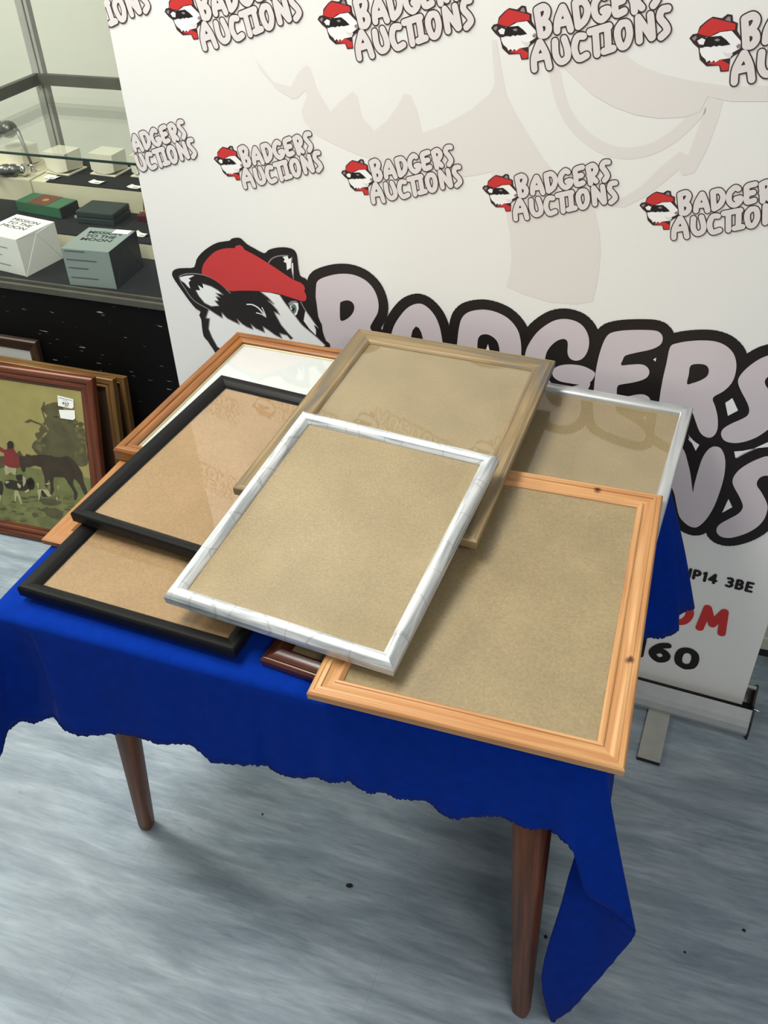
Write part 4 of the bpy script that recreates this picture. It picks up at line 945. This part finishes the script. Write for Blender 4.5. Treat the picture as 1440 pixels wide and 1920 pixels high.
# hinged boxes on the lower step
def jewel_box(name, label, x, y, w, d, h, rot, mat, cat='box'):
    t = thing(name, label, cat, matrix=CASE @ Matrix.Translation((x, y, R1+.0006)) @ Matrix.Rotation(rot, 4, 'Z'))
    return t
t = jewel_box('hinged_box', 'green presentation box with maroon band and gilt crest on the lower step', -.205, .352, .16, .075, .031, rad(-7), None)
box_obj('body', (-.08, .08, -.036, .036, 0, .030), M['green'], t, .002)
o = box_obj('band', (-.038, .030, -.0355, .0355, .0300, .0306), M['maroon'], t); o['label'] = 'maroon band across the lid'
bm = bmesh.new(); add_lathe(bm, [(.010, .0306), (.010, .0310)], 12); mesh_obj('crest', bm, M['gilt'], t)
o = box_obj('open_end', (.0805, .083, -.035, .035, .001, .029), M['ink'], t, .001); o['label'] = 'dark end of the box'
t = jewel_box('hinged_box', 'black-green presentation box on the lower step right of the green one', -.012, .338, .115, .09, .034, rad(2), None)
box_obj('tray', (-.058, .058, -.044, .044, 0, .017), M['darkgreen'], t, .003); box_obj('lid', (-.058, .058, -.044, .044, .0175, .034), M['darkgreen'], t, .004)
box_obj('clasp', (-.066, -.058, -.040, -.034, .012, .018), M['alu_dull'], t)
q = cpt(268, 411, R1)
t = thing('ring_box', 'open dark red ring box with gold inside, cut by the banner edge', 'ring box', matrix=CASE @ Matrix.Translation((q.x+.018, q.y+.0, R1+.0006)))
box_obj('tray', (-.024, .024, -.018, .018, 0, .016), M['redbox'], t, .002)
bm = bmesh.new(); add_box(bm, -.024, .024, .0, .006, 0, .040); lid = mesh_obj('lid', bm, M['redbox'], t); lid.location = (0, .0185, .016); lid.rotation_euler = (rad(-14), 0, 0)
bm = bmesh.new()
for k in range(12):
    add_lathe(bm, [(.0005, -.003), (.003, 0), (.0005, .003)], 6, Matrix.Translation((random.uniform(-.017, .017), random.uniform(-.012, .012), .018+random.uniform(0, .006))), cap=False)
o = mesh_obj('gold_trinket', bm, M['gilt'], t); o['label'] = 'small gold trinket in the tray'
# two cube cartons at the front of the case
def carton(label, x, y, rot, w, d, h, body, side, ink, group):
    t = thing('watch_carton', label, 'carton', matrix=CASE @ Matrix.Translation((x, y, DZ+.0006)) @ Matrix.Rotation(rot, 4, 'Z'), group=group)
    box_obj('body', (-w, 0, 0, d, 0, h), body, t, .0015)
    # folded paper end: two triangular flaps crossing on the right side
    bm = bmesh.new(); x_ = .0004
    for tri, dx in ((((0, 0), (d, 0), (d*.5, h*.92)), .0016), (((0, h), (d*.5, h*.92), (0, 0)), .0008), (((d, h), (d, 0), (d*.5, h*.92)), .0024), (((0, h), (d, h), (d*.5, h*.92)), .0012)):
        f0 = [bm.verts.new((x_, a, b)) for a, b in tri]; f1 = [bm.verts.new((x_+dx, a, b)) for a, b in tri]
        bm.faces.new(f1); bm.faces.new(list(reversed(f0)))
        for k in range(3): bm.faces.new((f0[k], f0[(k+1) % 3], f1[(k+1) % 3], f1[k]))
    bmesh.ops.recalc_face_normals(bm, faces=bm.faces)
    o = mesh_obj('folded_end', bm, side, t)
    bm = bmesh.new()
    for k, (body_, y0) in enumerate((('MOON', .40), ('TO THE', .56), ('MISSION', .72))):
        x0, x1 = (-w*.86, -w*.16) if k != 0 else (-w*.84, -w*.20)
        if k == 1: x0, x1 = -w*.84, -w*.20
        for tr in text_tris(body_, .015 if body is M['grey_card'] else .0):
            bm.faces.new([bm.verts.new((x0+(x1-x0)*p[0], d*(y0+.115*p[1]), h+.0006)) for p in tr])
    mesh_obj('lettering', bm, ink, t)
    bm = bmesh.new()
    for z0, l in ((.93, .45), (.70, .66), (.48, .45), (.22, .62)):
        bm.faces.new([bm.verts.new(v) for v in ((-w*.93, -.0006, h*z0), (-w*(.93-l*.95), -.0006, h*z0), (-w*(.93-l*.95), -.0006, h*(z0+.025)), (-w*.93, -.0006, h*(z0+.025)))])
    o = mesh_obj('small_print', bm, M['inkgrey'] if body is M['white_card'] else M['darkrail'], t)
    return t
ct = carton('blue-grey cube carton with dark folded end at the front of the case', .209, .034, rad(4), .130, .136, .096, M['grey_card'], M['blackplastic'], M['ink'], 'cube cartons at the front of the case')
bm = bmesh.new(); add_box(bm, -.050, -.006, .108, .132, .0966, .0972); o = mesh_obj('sticker', bm, M['paper'], ct); o['label'] = 'white paper sticker on the top'
carton('white cube carton with folded paper end at the far left of the case', -.060, .036, rad(-9), .130, .130, .098, M['white_card'], M['white_card'], M['ink'], 'cube cartons at the front of the case')
# silver and grey pieces at the left end
q = cpt(6, 340, R2)
t = thing('silver_candlestick', 'silver candlestick lying on the cream block at the left edge', 'candlestick', matrix=CASE @ Matrix.Translation((-.325, .425, R2+.018)) @ Matrix.Rotation(rad(90), 4, 'Y') @ Matrix.Rotation(rad(-18), 4, 'X'))
bm = bmesh.new(); add_lathe(bm, [(.012, -.10), (.016, -.09), (.010, -.07), (.017, -.05), (.017, -.036), (.014, -.034), (.0165, -.028), (.0165, -.016), (.011, -.012), (.010, .0)], 18); mesh_obj('stem', bm, M['pewter'], t)
bm = bmesh.new(); add_lathe(bm, [(.010, .0), (.0175, .004), (.0175, .012), (.012, .018)], 8); o = mesh_obj('nozzle', bm, M['chrome'], t); o['label'] = 'bright faceted end'
q = cpt(63, 322, R2)
t = thing('rod_ornament', 'grey ornament with round heads on a thin rod with chrome foot', 'ornament', matrix=CASE @ Matrix.Translation((q.x, q.y, R2+.0006)))
bm = bmesh.new(); add_lathe(bm, [(.009, 0), (.009, .008), (.006, .010), (.008, .016), (.006, .022)], 14); o = mesh_obj('foot', bm, M['chrome'], t); o['label'] = 'chrome foot'
bm = bmesh.new(); add_rod(bm, (0, 0, .02), (-.022, .006, .110), .0035, .006); mesh_obj('rod', bm, M['pewter'], t)
bm = bmesh.new()
for dx, dz, r in ((-.055, .112, .026), (-.098, .110, .028)):
    add_lathe(bm, [(r*math.cos(a), r*.9*math.sin(a)) for a in [-PI/2+.05+k*(PI-.1)/9 for k in range(10)]], 16, Matrix.Translation((dx, .006, dz)))
add_rod(bm, (-.022, .006, .110), (-.055, .006, .118), .006, .012); add_rod(bm, (-.055, .006, .115), (-.098, .006, .112), .012, .012)
mesh_obj('head', bm, M['pewter'], t)

# ------------------------------------------------------------------ plinth glimpsed right of the banner, grit on the floor
A_ = at_y(1412, 1214, 1.0); r = ray(1412, 1214); A_ = EYE + r*((.05-1.6)/r.z)
pm = Matrix.Translation((A_.x, A_.y, 0)) @ Matrix.Rotation(rad(-20), 4, 'Z')
pl = thing('low_cabinet', 'pale low cabinet over a black block standing in for shade, glimpsed right of the banner foot', 'cabinet', matrix=pm)
bm = bmesh.new(); add_box(bm, -.03, 1.2, 0, .5, .05, .085, bev=.002); add_box(bm, -.03, 1.2, .006, .5, .0855, .118, bev=.002); mesh_obj('plinth_board', bm, M['cabinet_pale'], pl)
box_obj('gap_shade', (-.02, 1.19, .03, .5, .0005, .05), M['blackplastic'], pl)  # black block fills the gap, its colour standing in for the shadow underneath
box_obj('body', (-.03, 1.2, .012, .5, .118, .60), M['darkframe'], pl)
for k, (px, py, sz, lab) in enumerate(((655, 1661, .0042, 'dark scrap of grit in the middle of the open floor'), (1023, 1757, .0034, 'round dark speck beside the front right table leg'), (492, 1527, .0022, 'tiny dark speck below the cloth hem at the left'), (1395, 1745, .003, 'dark speck at the right edge of the floor'), (1284, 1786, .0022, 'tiny speck right of the hanging cloth corner'))):
    r = ray(px, py); P = EYE + r*(-1.6/r.z)
    bm = bmesh.new(); bmesh.ops.create_icosphere(bm, subdivisions=2, radius=sz)
    for v in bm.verts:
        v.co *= random.uniform(.75, 1.2); v.co.z = v.co.z*.4 + sz*.42
    if k == 0:
        for v in bm.verts: v.co.x *= 1.6
    o = mesh_obj('grit', bm, M['grit']); o.location = (P.x, P.y, 0); tag(o, lab, 'grit', 'specks of grit on the floor')
